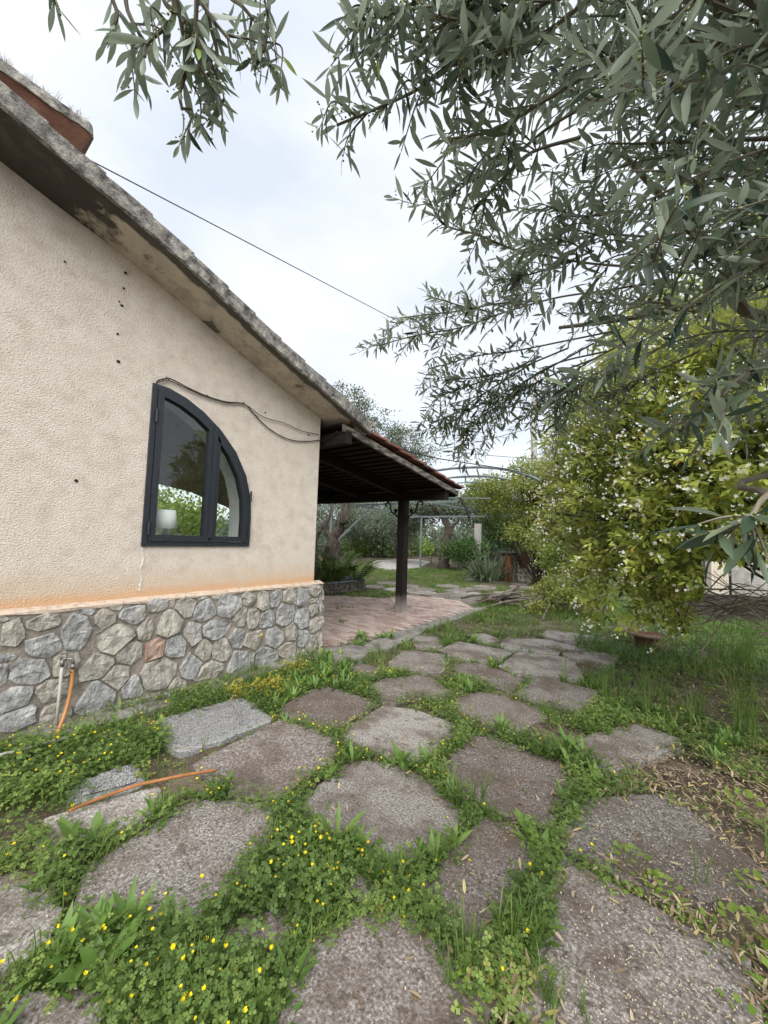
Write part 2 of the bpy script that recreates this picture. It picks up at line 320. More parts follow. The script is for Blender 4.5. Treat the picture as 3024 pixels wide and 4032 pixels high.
bed = np.array([(-7.3, 3.5), (-3.80, 3.58), (-3.60, 4.5), (-3.60, 8.0), (-4.5, 8.75), (-5.85, 8.55), (-5.9, 7.6), (-7.3, 6.7)])
MB().prism(bed, -.1, .006, .0).build('mortar_bed', mat('sandy_mortar', [(.3, (.11, .085, .065)), (.7, (.22, .18, .145))], scale=20, bump=.5), terr)
bv = []
for j in range(48):
    y = 3.62+j*.108
    for i in range(19):
        x = -7.2+i*.208+(.104 if j % 2 else 0)
        c = np.array([[x, y], [x+.09, y+.05], [x-.09, y-.05], [x+.09, y-.04], [x-.09, y+.045]])
        if inpoly(c, bed).all(): bv.append((x, y))
bv.sort(key=lambda p: p[0]**2+p[1]**2)
def brick_v(): 
    a, b_, h = .0985, .0485, .024
    return [(-a,-b_,-.03),(a,-b_,-.03),(a,b_,-.03),(-a,b_,-.03),(-a,-b_,h-.005),(a,-b_,h-.005),(a,b_,h-.005),(-a,b_,h-.005),(-a+.006,-b_+.006,h),(a-.006,-b_+.006,h),(a-.006,b_-.006,h),(-a+.006,b_-.006,h)]
brick_f = [(0,1,5,4),(1,2,6,5),(2,3,7,6),(3,0,4,7),(4,5,9,8),(5,6,10,9),(6,7,11,10),(7,4,8,11),(8,9,10,11)]
protos = [raw('brick', brick_v(), brick_f, m_brick, terr, rnd=r, local=True) for r in np.linspace(0, 1, 9)]
rest = MB(); rr = []
for k, (x, y) in enumerate(bv):
    R = rotz(RND.gauss(0, .035)) @ rotx(RND.gauss(0, .005)); T = np.array((x+RND.gauss(0, .004), y+RND.gauss(0, .004), RND.gauss(0, .0016)))
    if k < len(protos): o = protos[k]; o.matrix_local = Matrix.Translation(T) @ Matrix(R.tolist()).to_4x4()
    elif k < 300: share(protos[RND.randrange(9)], 'brick', terr, T, R)
    else: rest.add(np.array(brick_v()) @ R.T+T, brick_f); rr += [RND.random()]*12
if rr: tag(rest.build('bricks', m_brick, terr, rnd=rr), kind='stuff')
# ================================================================== HOUSE
def band(m, axis, lo, hi, col, nscale=6, namp=.2, detail=5):
    """a stain that starts at a height or distance, with a ragged edge"""
    nt = m.node_tree; b = nt.nodes['Principled BSDF']; src = b.inputs['Base Color'].links[0].from_socket
    co = nt.nodes.new('ShaderNodeTexCoord'); n = nt.nodes.new('ShaderNodeTexNoise'); n.inputs['Scale'].default_value = nscale; n.inputs['Detail'].default_value = detail; n.inputs['Roughness'].default_value = .6
    nt.links.new(co.outputs['Object'], n.inputs['Vector']); s = nt.nodes.new('ShaderNodeSeparateXYZ'); nt.links.new(co.outputs['Object'], s.inputs[0])
    q = nt.nodes.new('ShaderNodeMath'); q.operation = 'MULTIPLY_ADD'; q.inputs[1].default_value = namp; nt.links.new(n.outputs[0], q.inputs[0]); nt.links.new(s.outputs[axis], q.inputs[2])
    mr = nt.nodes.new('ShaderNodeMapRange'); mr.inputs[1].default_value = lo+namp*.5; mr.inputs[2].default_value = hi+namp*.5; nt.links.new(q.outputs[0], mr.inputs[0])
    x = nt.nodes.new('ShaderNodeMix'); x.data_type = 'RGBA'; x.inputs[7].default_value = (*col, 1)
    nt.links.new(mr.outputs[0], x.inputs[0]); nt.links.new(src, x.inputs[6]); nt.links.new(x.outputs[2], b.inputs['Base Color'])
HB = (-3.88, 3.44, 0); WX = -3.88
house = thing('house', 'cream stucco house with a rubble stone base and a concrete roof edge', 'house', HB)
m_stucco = mat('rough_stucco', [(.28, (.57, .49, .41)), (.5, (.695, .617, .525)), (.72, (.75, .68, .595))], scale=7, rough=.95, bump=1.0, bscale=78, bdist=.018, stretch=(1, .9, 1.1), spec=.1, speck=(46, .60, (.60, .52, .44)))
band(m_stucco, 2, 1.20, .93, (.65, .49, .35), 5, .16); band(m_stucco, 2, .99, .93, (.66, .42, .25), 9, .10)
blotch(m_stucco, 1.6, .56, .75, (.50, .45, .37), .5)
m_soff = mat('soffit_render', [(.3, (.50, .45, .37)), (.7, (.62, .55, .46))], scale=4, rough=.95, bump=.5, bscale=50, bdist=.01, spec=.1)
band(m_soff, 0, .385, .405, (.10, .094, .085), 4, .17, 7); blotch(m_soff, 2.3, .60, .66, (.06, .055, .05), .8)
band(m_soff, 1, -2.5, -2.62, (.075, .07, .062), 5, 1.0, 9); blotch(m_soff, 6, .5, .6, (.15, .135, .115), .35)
m_lichen = mat('lichen_concrete', [(.3, (.05, .046, .043)), (.42, (.15, .14, .13)), (.54, (.27, .255, .23)), (.68, (.46, .43, .36))], scale=13, rough=.95, bump=1, bscale=70, bdist=.015, detail=11, spec=.1)
blotch(m_lichen, 5, .54, .62, (.06, .055, .05), .6)
LOW = [(-8.2, 3.3), (-2.5, 5.02), (.21, 4.161), (.593, 4.043), (.931, 3.955), (1.327, 3.827), (1.795, 3.652), (2.262, 3.468), (2.843, 3.267), (3.5, 3.06), (3.925, 2.906)]
_ly, _lz = zip(*LOW); lowz = lambda y: float(np.interp(y, _ly, _lz))
# gable wall with the window opening
P0 = [(1.375, 1.362)]+[tuple(pl(400+.663*x, 1350+.663*y, 0, WX)[1:]) for x, y in ((868, 1203), (878, 1040), (877, 930), (850, 790), (790, 650), (700, 520), (600, 415), (500, 335), (400, 277))]+[(1.375, 2.856)]
P0[1] = (P0[1][0], 1.362)
ys = [-6.5, -2.5, -1, 0, .21, .6, .93, 1.33, 1.8, 2.26, 2.84, 3.25]
outer = [(3.44, .8)]+[(3.44, lowz(3.44)+.02)]+[(y, lowz(y)+.02) for y in ys[::-1]]+[(-6.5, .8)]
def wall_with_hole(outer, hole, x, back, name, material, parent, axis=0):
    mk = (lambda a, b, c: (c, a, b)) if axis == 0 else (lambda a, b, c: (a, c, b))
    pts = [Vector(mk(a, b, x)) for a, b in outer]; hp = [Vector(mk(a, b, x)) for a, b in hole]
    tr = tessellate_polygon([pts, hp]); V = pts+hp; Fc = [tuple(t) for t in tr]; n = len(V); no_, nh = len(outer), len(hole)
    V2 = [Vector(mk(a, b, back)) for a, b in outer]+[Vector(mk(a, b, back)) for a, b in hole]
    Fc += [tuple(i+n for i in t[::-1]) for t in tr]
    Fc += [(i, (i+1) % no_, n+(i+1) % no_, n+i) for i in range(no_)]
    Fc += [(no_+i, no_+(i+1) % nh, n+no_+(i+1) % nh, n+no_+i) for i in range(nh)]
    return raw(name, [tuple(v) for v in V+V2], Fc, material, parent)
wall_with_hole(outer, P0, WX, WX-.24, 'wall', m_stucco, house)
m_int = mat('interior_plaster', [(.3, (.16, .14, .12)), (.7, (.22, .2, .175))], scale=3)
ew = [(-9.6, .0), (-4.12, .0), (-4.12, 3.0), (-9.6, 3.0)]
eh = [(-9.3, 1.38), (-5.0, 1.4), (-5.05, 1.56), (-5.7, 1.9), (-6.5, 2.08), (-6.95, 2.2), (-8.8, 2.5), (-9.3, 2.5)]
wall_with_hole(ew, eh, 3.43, 3.2, 'wall', m_stucco, house, 1)
mb = MB().box((-9.84, -6.5, 0), (-9.6, 3.43, 4.2)).box((-9.6, -6.74, 0), (-7.6, -6.5, 3.6)).box((-4.4, -6.74, 0), (-3.9, -6.5, 3.6)).box((-7.6, -6.74, 0), (-4.4, -6.5, .86)).box((-9.6, -6.5, .8), (-4.12, 3.19, .86))  # unseen end wall has an opening added to bring daylight onto the window reveal
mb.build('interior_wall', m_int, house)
# rubble plinth
PX = -3.812
m_mort = mat('plinth_mortar', [(.3, (.15, .13, .108)), (.55, (.28, .245, .205)), (.75, (.38, .33, .27))], scale=10, bump=1, bscale=45, bdist=.015)
plinth = MB().box((-4.0, -6.5, -.2), (PX, 3.55, .862)).build('plinth', m_mort, house)
STN = """65,350,100,150,t 205,295,170,80,t 355,345,130,170,g 200,405,170,115,g 35,465,85,40,g 145,525,190,125,g 10,545,60,110,g 310,490,125,112,t 75,655,155,125,g 250,620,165,105,t 85,750,170,120,g 265,730,140,125,t 450,660,190,160,g 455,500,165,105,l 550,550,120,110,l 620,600,110,85,g 735,540,185,145,t 610,440,130,105,l 722,420,90,100,r 530,375,190,125,t 680,335,80,105,l 490,285,100,85,t 625,262,135,80,g 415,245,60,35,g 545,228,70,30,t 740,220,100,55,g 805,212,28,40,l 795,300,125,115,t 870,228,90,85,l 955,245,115,105,g 1068,218,105,110,g 948,183,50,18,l 1012,180,60,25,l 905,350,75,110,g 1010,325,120,90,g 825,412,100,105,g 950,428,75,95,l 1035,425,90,105,t 890,500,105,110,g 985,530,120,105,t 1125,270,60,105,t 1162,185,65,70,t 1228,200,55,90,t 1290,185,60,80,g 1180,275,65,95,t 1250,283,72,80,g 1335,260,80,115,g 1355,178,65,80,t 1418,178,58,85,g 1470,150,60,60,l 1465,195,45,22,l 1465,238,42,50,l 1412,275,70,100,g 1475,305,68,65,t 1360,340,52,92,l 1280,365,82,95,g 1185,380,95,85,t 1108,370,72,95,g 1120,485,100,115,g 1235,465,125,100,g 1345,430,85,85,t 1415,370,52,85,g 1452,400,52,75,l 1493,375,28,70,l 1495,215,20,75,g 1410,437,60,30,t 830,595,85,65,t 710,655,90,55,t 345,765,85,45,t 150,825,110,60,t 600,680,50,35,l 30,280,60,30,t 300,243,70,20,t 190,250,80,18,l 690,150,40,16,t 1090,160,40,14,t 40,850,70,40,t 1340,135,70,12,t 1180,150,60,12,l 640,205,70,12,t 50,268,70,14,g"""
def sd(c): return {'t': [(.28, (.20, .182, .152)), (.5, (.375, .345, .29)), (.72, (.58, .55, .48))], 'g': [(.28, (.17, .168, .165)), (.5, (.335, .33, .322)), (.72, (.58, .57, .55))],
                   'l': [(.28, (.21, .195, .165)), (.5, (.36, .335, .285)), (.72, (.54, .51, .45))], 'r': [(.28, (.22, .13, .10)), (.5, (.38, .26, .20)), (.72, (.50, .40, .33))]}[c]
m_st = {c: mat('rubble_stone_'+c, sd(c), scale=11, rough=.88, bump=1, bscale=34, bdist=.028, detail=10, stretch=(1, 1.2, .8)) for c in 'tglr'}
for c in 'tgl': blotch(m_st[c], 17, .58, .65, (.56, .55, .52), .7); blotch(m_st[c], 6, .58, .68, (.40, .33, .24), .55); blotch(m_st[c], 30, .60, .66, (.09, .085, .08), .6)
cells = []
for t in STN.split():
    x, y, w_, h_, c = t.split(','); x, y, w_, h_ = map(float, (x, y, w_, h_)); f = lambda a, b: pl(.8439*a, 2200+.8439*b, 0, -3.795)
    p = f(x, y); hw = (f(x+w_/2, y)[1]-f(x-w_/2, y)[1])/2; hh = (f(x, y-h_/2)[2]-f(x, y+h_/2)[2])/2
    cells.append([p[1], p[2], hw, hh, c])
yy = .36
while yy > -3.5:                                              # the base goes on out of frame to the left
    z = .78
    while z > 0:
        h_ = RND.uniform(.07, .13); cells.append([yy-RND.uniform(-.03, .03)-.13, z-h_, RND.uniform(.1, .15), h_, RND.choice('ttggl')]); z -= 2*h_+.03
    yy -= .29
def stone(parent, ctr, hw, hh, col, O, U, Vv, Nn, neigh, name='stone', gap=.005, depth=.024, mats=None):
    k = 7; a0 = RND.uniform(0, 6.28); poly = []
    for i in range(k):
        a = a0+2*math.pi*i/k+RND.uniform(-.36, .36); cx, sx = math.cos(a), math.sin(a); e = (abs(cx)**4+abs(sx)**4)**(-1/4)*RND.uniform(.88, 1.30)
        poly.append(np.array([cx*e*hw, sx*e*hh]))
    for (dx, dy, w2, h2) in neigh:
        d = np.array([dx, dy]); D = np.linalg.norm(d); n = d/D; s1 = 1/math.hypot(n[0]/hw, n[1]/hh); s2 = 1/math.hypot(n[0]/w2, n[1]/h2)
        poly = clip(poly, n, D*s1/(s1+s2)-gap) or poly
    poly = [p for i, p in enumerate(poly) if np.linalg.norm(p-poly[i-1]) > .006]
    if len(poly) < 3: return
    k = len(poly); V = []; dv = min(1, min(hw, hh)/.07); tilt = np.array([RND.gauss(0, .08), RND.gauss(0, .08)])
    for s, d0 in ((1.0, -.03), (1.0, depth*.45), (.94, depth*.95), (.5, depth*1.05)):
        for p in poly:
            q = p*s*(1+RND.uniform(-.05, .05)*(s < 1)); d = (d0+(RND.uniform(-.009, .009)+tilt@q if s < 1 else 0))*(dv if d0 > 0 else 1)
            V.append(O+U*(ctr[0]+q[0])+Vv*(ctr[1]+q[1])+Nn*d)
    V.append(O+U*ctr[0]+Vv*ctr[1]+Nn*depth*dv*1.1)
    Fc = [(r*k+i, r*k+(i+1) % k, (r+1)*k+(i+1) % k, (r+1)*k+i) for r in range(3) for i in range(k)]+[(3*k+i, 3*k+(i+1) % k, 4*k) for i in range(k)]
    return raw(name, V, Fc, (mats or m_st)[col], parent)
ey, ez, ex = np.array([0, 1., 0]), np.array([0, 0, 1.]), np.array([1., 0, 0])
for i, (y, z, hw, hh, c) in enumerate(cells):
    hi_ = .862-z
    if hi_ < .012: continue
    hh = max(hh, .014)
    nb = [(q[0]-y, q[1]-z, q[2], q[3]) for j, q in enumerate(cells) if j != i and abs(q[0]-y) < .5 and abs(q[1]-z) < .5]
    stone(plinth, (y, z), hw, min(hh, hi_+.01), c, np.array([PX, 0, 0]), ey, ez, ex, nb)
z = .80
while z > .05:                                                # quoins on the corner's far face
    x = -3.9; hh = RND.uniform(.05, .1)
    for k in range(2): stone(plinth, (x, z-hh), .085, hh, RND.choice('tgl'), np.array([0, 3.55, 0]), ex, ez, ey, [], depth=.03); x -= .2
    z -= 2*hh+.015
m_cap = mat('stucco_ledge', [(.3, (.36, .27, .20)), (.5, (.52, .42, .33)), (.7, (.62, .52, .43))], scale=18, bump=.9, bscale=40)
V = []; Fc = []; n = 70
for i, y in enumerate(np.linspace(-6.4, 3.55, n)):
    V += [(WX-.02, y, .905), (WX+.012, y, .895+RND.gauss(0, .003)), (PX+.012+RND.gauss(0, .004), y, .874+RND.gauss(0, .003)), (PX+.010, y, .855+RND.gauss(0, .005)), (WX-.02, y, .85)]
    if i: b = 5*i; Fc += [(b-5+j, b+j, b+(j+1) % 5, b-5+(j+1) % 5) for j in range(5)]
Fc += [(4, 3, 2, 1, 0), tuple(range(5*n-5, 5*n))]
raw('ledge', V, Fc, m_cap, house)
# window: outer frame, two casements with panes
m_fr = mat('dark_blue_grey_metal', [(.3, (.016, .019, .024)), (.7, (.028, .032, .039))], scale=30, rough=.42, spec=.4)
def inset(P, d):
    P = [np.array(p) for p in P]; n = len(P); o = []
    for i in range(n):
        a, b, c = P[i-1], P[i], P[(i+1) % n]; u = _n(b-a); v = _n(c-b); n1 = np.array([-u[1], u[0]]); n2 = np.array([-v[1], v[0]])
        o.append(b+(n1+n2)*d/(1+n1@n2))
    return o
def ring(Po, Pi, x0, x1, name, material, parent):
    n = len(Po); V = [(x, p[0], p[1]) for x in (x0, x1) for P in (Po, Pi) for p in P]; Fc = []
    for i in range(n):
        j = (i+1) % n; Fc += [(i, n+i, n+j, j), (2*n+i, 2*n+j, 3*n+j, 3*n+i), (i, j, 2*n+j, 2*n+i), (n+i, 3*n+i, 3*n+j, n+j)]
    return raw(name, V, Fc, material, parent)
area = sum(P0[i-1][0]*P0[i][1]-P0[i][0]*P0[i-1][1] for i in range(len(P0)))
if area < 0: P0 = P0[::-1]
m_glass = bpy.data.materials.new('window_glass'); m_glass.use_nodes = True; g = m_glass.node_tree; g.nodes.clear()
o_ = g.nodes.new('ShaderNodeOutputMaterial'); t_ = g.nodes.new('ShaderNodeBsdfTransparent'); t_.inputs[0].default_value = (.95, .97, .96, 1); gl_ = g.nodes.new('ShaderNodeBsdfGlossy'); gl_.inputs['Roughness'].default_value = .01
fr_ = g.nodes.new('ShaderNodeLayerWeight'); fr_.inputs[0].default_value = .5; pw_ = g.nodes.new('ShaderNodeMath'); pw_.operation = 'POWER'; pw_.inputs[1].default_value = 5; k_ = g.nodes.new('ShaderNodeMath'); k_.operation = 'MULTIPLY_ADD'; k_.inputs[1].default_value = .9; k_.inputs[2].default_value = .05; x_ = g.nodes.new('ShaderNodeMixShader')
g.links.new(fr_.outputs['Facing'], pw_.inputs[0]); g.links.new(pw_.outputs[0], k_.inputs[0]); g.links.new(k_.outputs[0], x_.inputs[0]); g.links.new(t_.outputs[0], x_.inputs[1]); g.links.new(gl_.outputs[0], x_.inputs[2]); g.links.new(x_.outputs[0], o_.inputs[0])
raw_rv = ring(inset(P0, -.004), inset(P0, .014), WX-.40, WX-.065, 'reveal', mat('white_reveal_paint', [(.3, (.66, .66, .63)), (.7, (.74, .74, .71))], scale=4), house)
win = ring(inset(P0, -.006), inset(P0, .036), WX-.06, WX+.022, 'window', m_fr, house)
YM = 1.985
for side in (-1, 1):
    Pc = clip([np.array(p) for p in inset(P0, .040)], np.array([-side*1., 0]), -side*(YM+side*.006))
    if side < 0: Pc = clip([np.array(p) for p in inset(P0, .040)], np.array([1., 0]), YM-.006)
    Pc = [p for i, p in enumerate(Pc) if np.linalg.norm(p-Pc[i-1]) > .012]; Pi = inset(Pc, .056)
    ring(Pc, Pi, WX-.05, WX+.034, 'sash', m_fr, win); n = len(Pi)
    raw('pane', [(x, *p) for x in (WX-.012, WX-.006) for p in inset(Pc, .05)], [tuple(range(n)), tuple(range(n, 2*n))[::-1]], m_glass, win)
MB().box((WX+.035, YM-.022, 1.44), (WX+.046, YM+.022, 2.60)).build('mullion', m_fr, win)
for y, z in ((1.41, 2.5), (1.41, 1.46), (2.425, 1.85), (2.428, 1.46)): MB().tube([(WX+.045, y, z), (WX+.045, y, z+.12)], .011, 8).build('hinge', m_fr, win)
# roof slab, verge tiles, chimney
RX = -3.38; yl = np.concatenate([np.linspace(-8.2, 0, 24)[:-1], np.linspace(0, 3.925, 90)]); V = []; Fc = []
for i, y in enumerate(yl):
    z = lowz(y); e = RND.gauss(0, .003) if y > -.5 else 0
    V += [(-9.95, y, z), (RX-.02, y, z), (RX+e, y, z+.014+RND.gauss(0, .004)), (RX+.001+RND.gauss(0, .0015), y, z+.115), (RX-.02, y, z+.128), (-9.95, y, z+.128)]
    if i: b = 6*i; Fc += [(b-6+j, b+j, b+(j+1) % 6, b-6+(j+1) % 6) for j in range(6)]
n = len(V); Fc += [(5, 4, 3, 2, 1, 0), tuple(range(n-6, n))]
me_roof = raw('roof', V, Fc, m_lichen, house); me_roof.data.materials.append(m_soff)
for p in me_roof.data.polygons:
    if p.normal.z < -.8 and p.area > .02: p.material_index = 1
edges = [-1.3, -.95, -.6, -.25, .1, .44, .78, 1.107, 1.45, 1.78, 2.08, 2.40, 2.73, 3.06, 3.4, 3.73, 4.0]
for a, b in zip(edges[:-1], edges[1:]):
    V = []; k = 8
    for i in range(k+1):
        y = a-.03+(b-a+.03)*i/k; z = lowz(y)+.115; t = .05+.022*i/k; e = RND.gauss(0, .0015)
        V += [(-3.85, y, z), (RX+.002+e, y, z), (RX+.001+e, y, z+t-.018), (RX-.025, y, z+t+RND.gauss(0, .0015)), (-3.85, y, z+t)]
    Fc = [(5*i+j, 5*i+5+j, 5*i+5+(j+1) % 5, 5*i+(j+1) % 5) for i in range(k) for j in range(5)]+[(4, 3, 2, 1, 0), tuple(range(5*k, 5*k+5))]
    raw('verge_tile', V, Fc, m_lichen, house)
m_terra = mat('terracotta_render', [(.3, (.16, .075, .05)), (.6, (.27, .14, .10)), (.75, (.33, .2, .15))], scale=5, bump=.6, bscale=40)
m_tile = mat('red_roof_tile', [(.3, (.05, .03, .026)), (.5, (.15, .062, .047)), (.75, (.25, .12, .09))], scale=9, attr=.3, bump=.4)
MB().box((-9.9, -2.6, 4.0), (-9.85, 3.9, 4.1)).build('roof_tie', m_lichen, house)
cy1 = .945; X0, X1 = -6.2, -4.6
ch = MB().box((X0+.16, -.9, 3.6), (X1-.16, cy1-.15, 5.30)); V = [(x, y, z) for z, i in ((5.24, .16), (5.43, .012)) for x, y in ((X0+i, -.9), (X1-i, -.9), (X1-i, cy1-i), (X0+i, cy1-i))]
chim = ch.add(V, [(i, (i+1) % 4, 4+(i+1) % 4, 4+i) for i in range(4)]+[(3, 2, 1, 0), (4, 5, 6, 7)]).build('chimney', m_terra, house)
V = []; nn = 26; prof = [(.0, 5.428), (-.004, 5.50), (-.01, 5.535), (-.05, 5.56)]
ring_xy = [(X1, y) for y in np.linspace(-.9, cy1-.05, nn)]+[(X1-.03, cy1-.01)]+[(x, cy1) for x in np.linspace(X1-.06, X0, 16)]+[(X0, -.9)]
for o2, z in prof:
    for x, y in ring_xy: V.append((x+(o2 if x > -5 else 0)+RND.gauss(0, .004), y+(o2 if y > .9 else 0)+RND.gauss(0, .003), z+RND.gauss(0, .006)))
k = len(ring_xy); Fc = [(r*k+i, r*k+(i+1) % k, (r+1)*k+(i+1) % k, (r+1)*k+i) for r in range(3) for i in range(k)]+[tuple(range(k))[::-1], tuple(range(3*k, 4*k))]
raw('chimney_cap', V, Fc, m_lichen, chim)
m_hole = mat('black_hole', [(.3, (.012, .011, .01)), (.7, (.03, .027, .024))], scale=30)
for u, v, r in ((466, 1423, .013), (494, 1075, .012), (487, 1135, .009), (480, 1203, .011), (470, 1187, .007), (463, 1315, .009), (300, 1893, .013), (255, 1030, .008), (1045, 1625, .010), (1215, 1712, .011)):
    p = pl(u, v, 0, WX+.004); MB().tube([p, p+[.004, 0, 0]], r, 7, jit=.35).build('nail_hole', m_hole, house)
V = []; zs = np.linspace(1.345, .95, 26)
for z in zs: c_ = 1.385+.006*math.sin(z*37)+RND.gauss(0, .003); h_ = max(.0015, RND.gauss(.005, .003)); V += [(WX+.010, c_-h_, z), (WX+.010, c_+h_, z)]
raw('drip_stain', V, [(2*i, 2*i+1, 2*i+3, 2*i+2) for i in range(25)], mat('chalky_drip', [(.3, (.66, .62, .56)), (.7, (.80, .78, .74))], scale=30, bump=.6), house)
# ================================================================== PORCH
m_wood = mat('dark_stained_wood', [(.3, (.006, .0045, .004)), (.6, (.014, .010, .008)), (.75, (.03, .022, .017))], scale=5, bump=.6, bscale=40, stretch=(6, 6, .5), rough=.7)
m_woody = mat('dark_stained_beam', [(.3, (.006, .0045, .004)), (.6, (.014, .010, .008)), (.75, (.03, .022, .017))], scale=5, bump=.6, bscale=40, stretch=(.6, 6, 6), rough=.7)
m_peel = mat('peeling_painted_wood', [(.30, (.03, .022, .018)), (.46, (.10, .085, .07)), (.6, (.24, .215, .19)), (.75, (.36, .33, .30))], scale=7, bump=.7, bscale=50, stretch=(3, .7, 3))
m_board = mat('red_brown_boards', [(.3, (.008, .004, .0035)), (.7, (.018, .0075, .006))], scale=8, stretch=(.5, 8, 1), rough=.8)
m_iron = mat('wrought_iron', [(.3, (.008, .008, .008)), (.7, (.02, .018, .016))], scale=20, rough=.6)
porch = thing('porch', 'dark timber porch roof with red tiles and one post, built onto the house', 'porch', (-4.55, 6.35, 0))
pz = lambda y: 2.95-.162*(y-3.56)                                # top of the rafters
PR, PE = -3.50, 6.70
for x0 in (-4.60, -5.70, -6.80, -7.90, -8.95): MB().bar((x0, 3.46, pz(3.46)-.085), (x0, PE-.05, pz(PE-.05)-.085), .09, .15).build('rafter', m_wood, porch)
fb = []
for i, y in enumerate(np.linspace(3.52, PE, 26)):
    fb.append([(PR-.045, y, pz(y)-.085), (PR+RND.gauss(0, .002), y, pz(y)-.085+RND.gauss(0, .006)), (PR+RND.gauss(0, .002), y, pz(y)+.005), (PR-.045, y, pz(y)+.008)])
raw('edge_board', [p for q in fb for p in q], [(4*i+j, 4*i+4+j, 4*i+4+(j+1) % 4, 4*i+(j+1) % 4) for i in range(25) for j in range(4)]+[(3, 2, 1, 0), (100, 101, 102, 103)], m_peel, porch)
for i in range(19):
    y0 = 3.46+i*.17
    MB().bar(((-9.0), y0+.083, pz(y0+.083)+.005), (PR-.05, y0+.083, pz(y0+.083)+.005), .164, .02).build('board', m_board, porch)
MB().bar((-9.2, 6.35, 2.375), (-3.56, 6.35, 2.335), .15, .17).build('beam', m_woody, porch)
MB().bar((-9.0, 3.52, 2.80), (-3.49, 3.60, 2.80), .11, .16).build('beam', m_woody, porch, )
MB().bar((PR-.06, PE+.012, pz(PE)-.04), (-9.0, PE+.012, pz(PE)-.04), .02, .13).build('fascia', m_wood, porch)
MB().box((PR-.07, PE+.002, pz(PE)-.11), (PR+.012, PE+.05, pz(PE)+.02)).build('end_cap', mat('white_flashing', [(.3, (.5, .5, .5)), (.7, (.66, .66, .66))]), porch)
m_post = mat('post_wood', [(.3, (.007, .0055, .005)), (.6, (.018, .013, .011)), (.75, (.045, .036, .03))], scale=5, bump=.6, bscale=40, stretch=(7, 7, .5), rough=.7)
band(m_post, 2, .40, .02, (.34, .31, .28), 9, .25)
MB().box((-4.635, 6.275, 0), (-4.465, 6.43, 2.27)).build('post', m_post, porch)
for s in (-1, 1):
    bx = -4.55+s*.088; y = 6.35
    mb = MB().tube(spline([(bx, y, 1.80), (bx+s*.015, y, 1.88), (bx+s*.10, y, 1.97), (bx+s*.19, y, 2.02), (bx+s*.235, y, 2.10), (bx+s*.25, y, 2.19), (bx+s*.30, y, 2.235), (bx+s*.36, y, 2.22), (bx+s*.375, y, 2.18), (bx+s*.345, y, 2.165)], 5), .017, 7)
    mb.tube(spline([(bx+s*.31, y, 2.235), (bx+s*.33, y, 2.275), (bx+s*.29, y, 2.285)], 3), .013, 6).tube(spline([(bx+s*.02, y, 1.89), (bx-s*.0, y, 1.96), (bx+s*.02, y, 1.99)], 3), .012, 6).tube([(bx, y, 1.78), (bx, y, 1.9)], .02, 6)
    lv = [(0, 0), (.03, -.045), (.055, -.02), (.10, -.03), (.085, .01), (.12, .045), (.075, .05), (.06, .09), (.025, .055), (-.015, .06), (-.005, .025)]
    pts = [(bx+s*(.07+a*.8), y, 2.035+b*.9) for a, b in lv]
    mb.add([(p[0], y-.006, p[2]) for p in pts]+[(p[0], y+.006, p[2]) for p in pts], [tuple(range(11)), tuple(range(11, 22))[::-1]]+[(i, (i+1) % 11, 11+(i+1) % 11, 11+i) for i in range(11)])
    mb.build('scroll_bracket', m_iron, porch)
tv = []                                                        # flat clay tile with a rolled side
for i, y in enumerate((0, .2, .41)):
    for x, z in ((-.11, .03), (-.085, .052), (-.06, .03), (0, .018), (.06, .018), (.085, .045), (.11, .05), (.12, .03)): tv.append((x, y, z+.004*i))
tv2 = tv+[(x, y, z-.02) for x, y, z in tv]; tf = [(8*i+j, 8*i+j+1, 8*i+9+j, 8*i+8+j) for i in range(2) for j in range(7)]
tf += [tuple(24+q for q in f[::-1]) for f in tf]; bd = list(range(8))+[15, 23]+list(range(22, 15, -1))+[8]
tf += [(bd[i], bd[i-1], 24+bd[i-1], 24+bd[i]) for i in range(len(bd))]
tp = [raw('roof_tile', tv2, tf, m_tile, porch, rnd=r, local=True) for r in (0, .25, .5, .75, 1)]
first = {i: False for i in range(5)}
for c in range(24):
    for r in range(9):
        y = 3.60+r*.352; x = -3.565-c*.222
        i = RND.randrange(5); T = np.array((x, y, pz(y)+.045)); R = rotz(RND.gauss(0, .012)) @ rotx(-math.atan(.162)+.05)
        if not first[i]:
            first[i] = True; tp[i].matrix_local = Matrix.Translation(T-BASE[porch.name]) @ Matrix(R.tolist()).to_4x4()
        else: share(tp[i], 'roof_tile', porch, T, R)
for r in range(9):
    y = 3.62+r*.352; MB().tube([(-8.9, y+.03, pz(y)+.035), (PR-.02, y+.03, pz(y)+.035)], .016, 5).build('batten', m_wood, porch)
# ---- cables, lamp, tap, hoses
m_blk = mat('black_cable', [(.3, (.018, .017, .016)), (.7, (.035, .033, .03))], scale=20, rough=.6)
m_gry = mat('grey_wire', [(.3, (.07, .07, .07)), (.7, (.12, .12, .12))], scale=20)
c1 = [tuple(pl(400+.663*x, 1350+.663*y, 0, WX+.02)) for x, y in ((325, 240), (340, 222), (385, 212), (420, 218), (520, 270), (630, 318), (740, 350), (845, 362), (900, 415), (960, 480), (1040, 540), (1130, 578), (1220, 585), (1290, 578))]
mb = MB().tube(spline(c1+[(-3.86, 3.52, 2.80), (-3.6, 3.50, 2.88)], 5), .0065, 6)
mb.tube(spline([tuple(np.array(pl(400+.663*x, 1350+.663*y, 0, WX+.026))) for x, y in ((330, 236), (392, 222), (500, 268), (630, 325), (740, 356), (850, 366), (960, 440), (1080, 475), (1180, 520), (1290, 545))], 5), .0045, 5)
for x, y in ((392, 212), (633, 318), (848, 362)): mb.tube([tuple(pl(400+.663*x+d, 1350+.663*y+e, 0, WX+.03)) for d, e in ((-6, -8), (0, 0), (7, 6))], .004, 5)
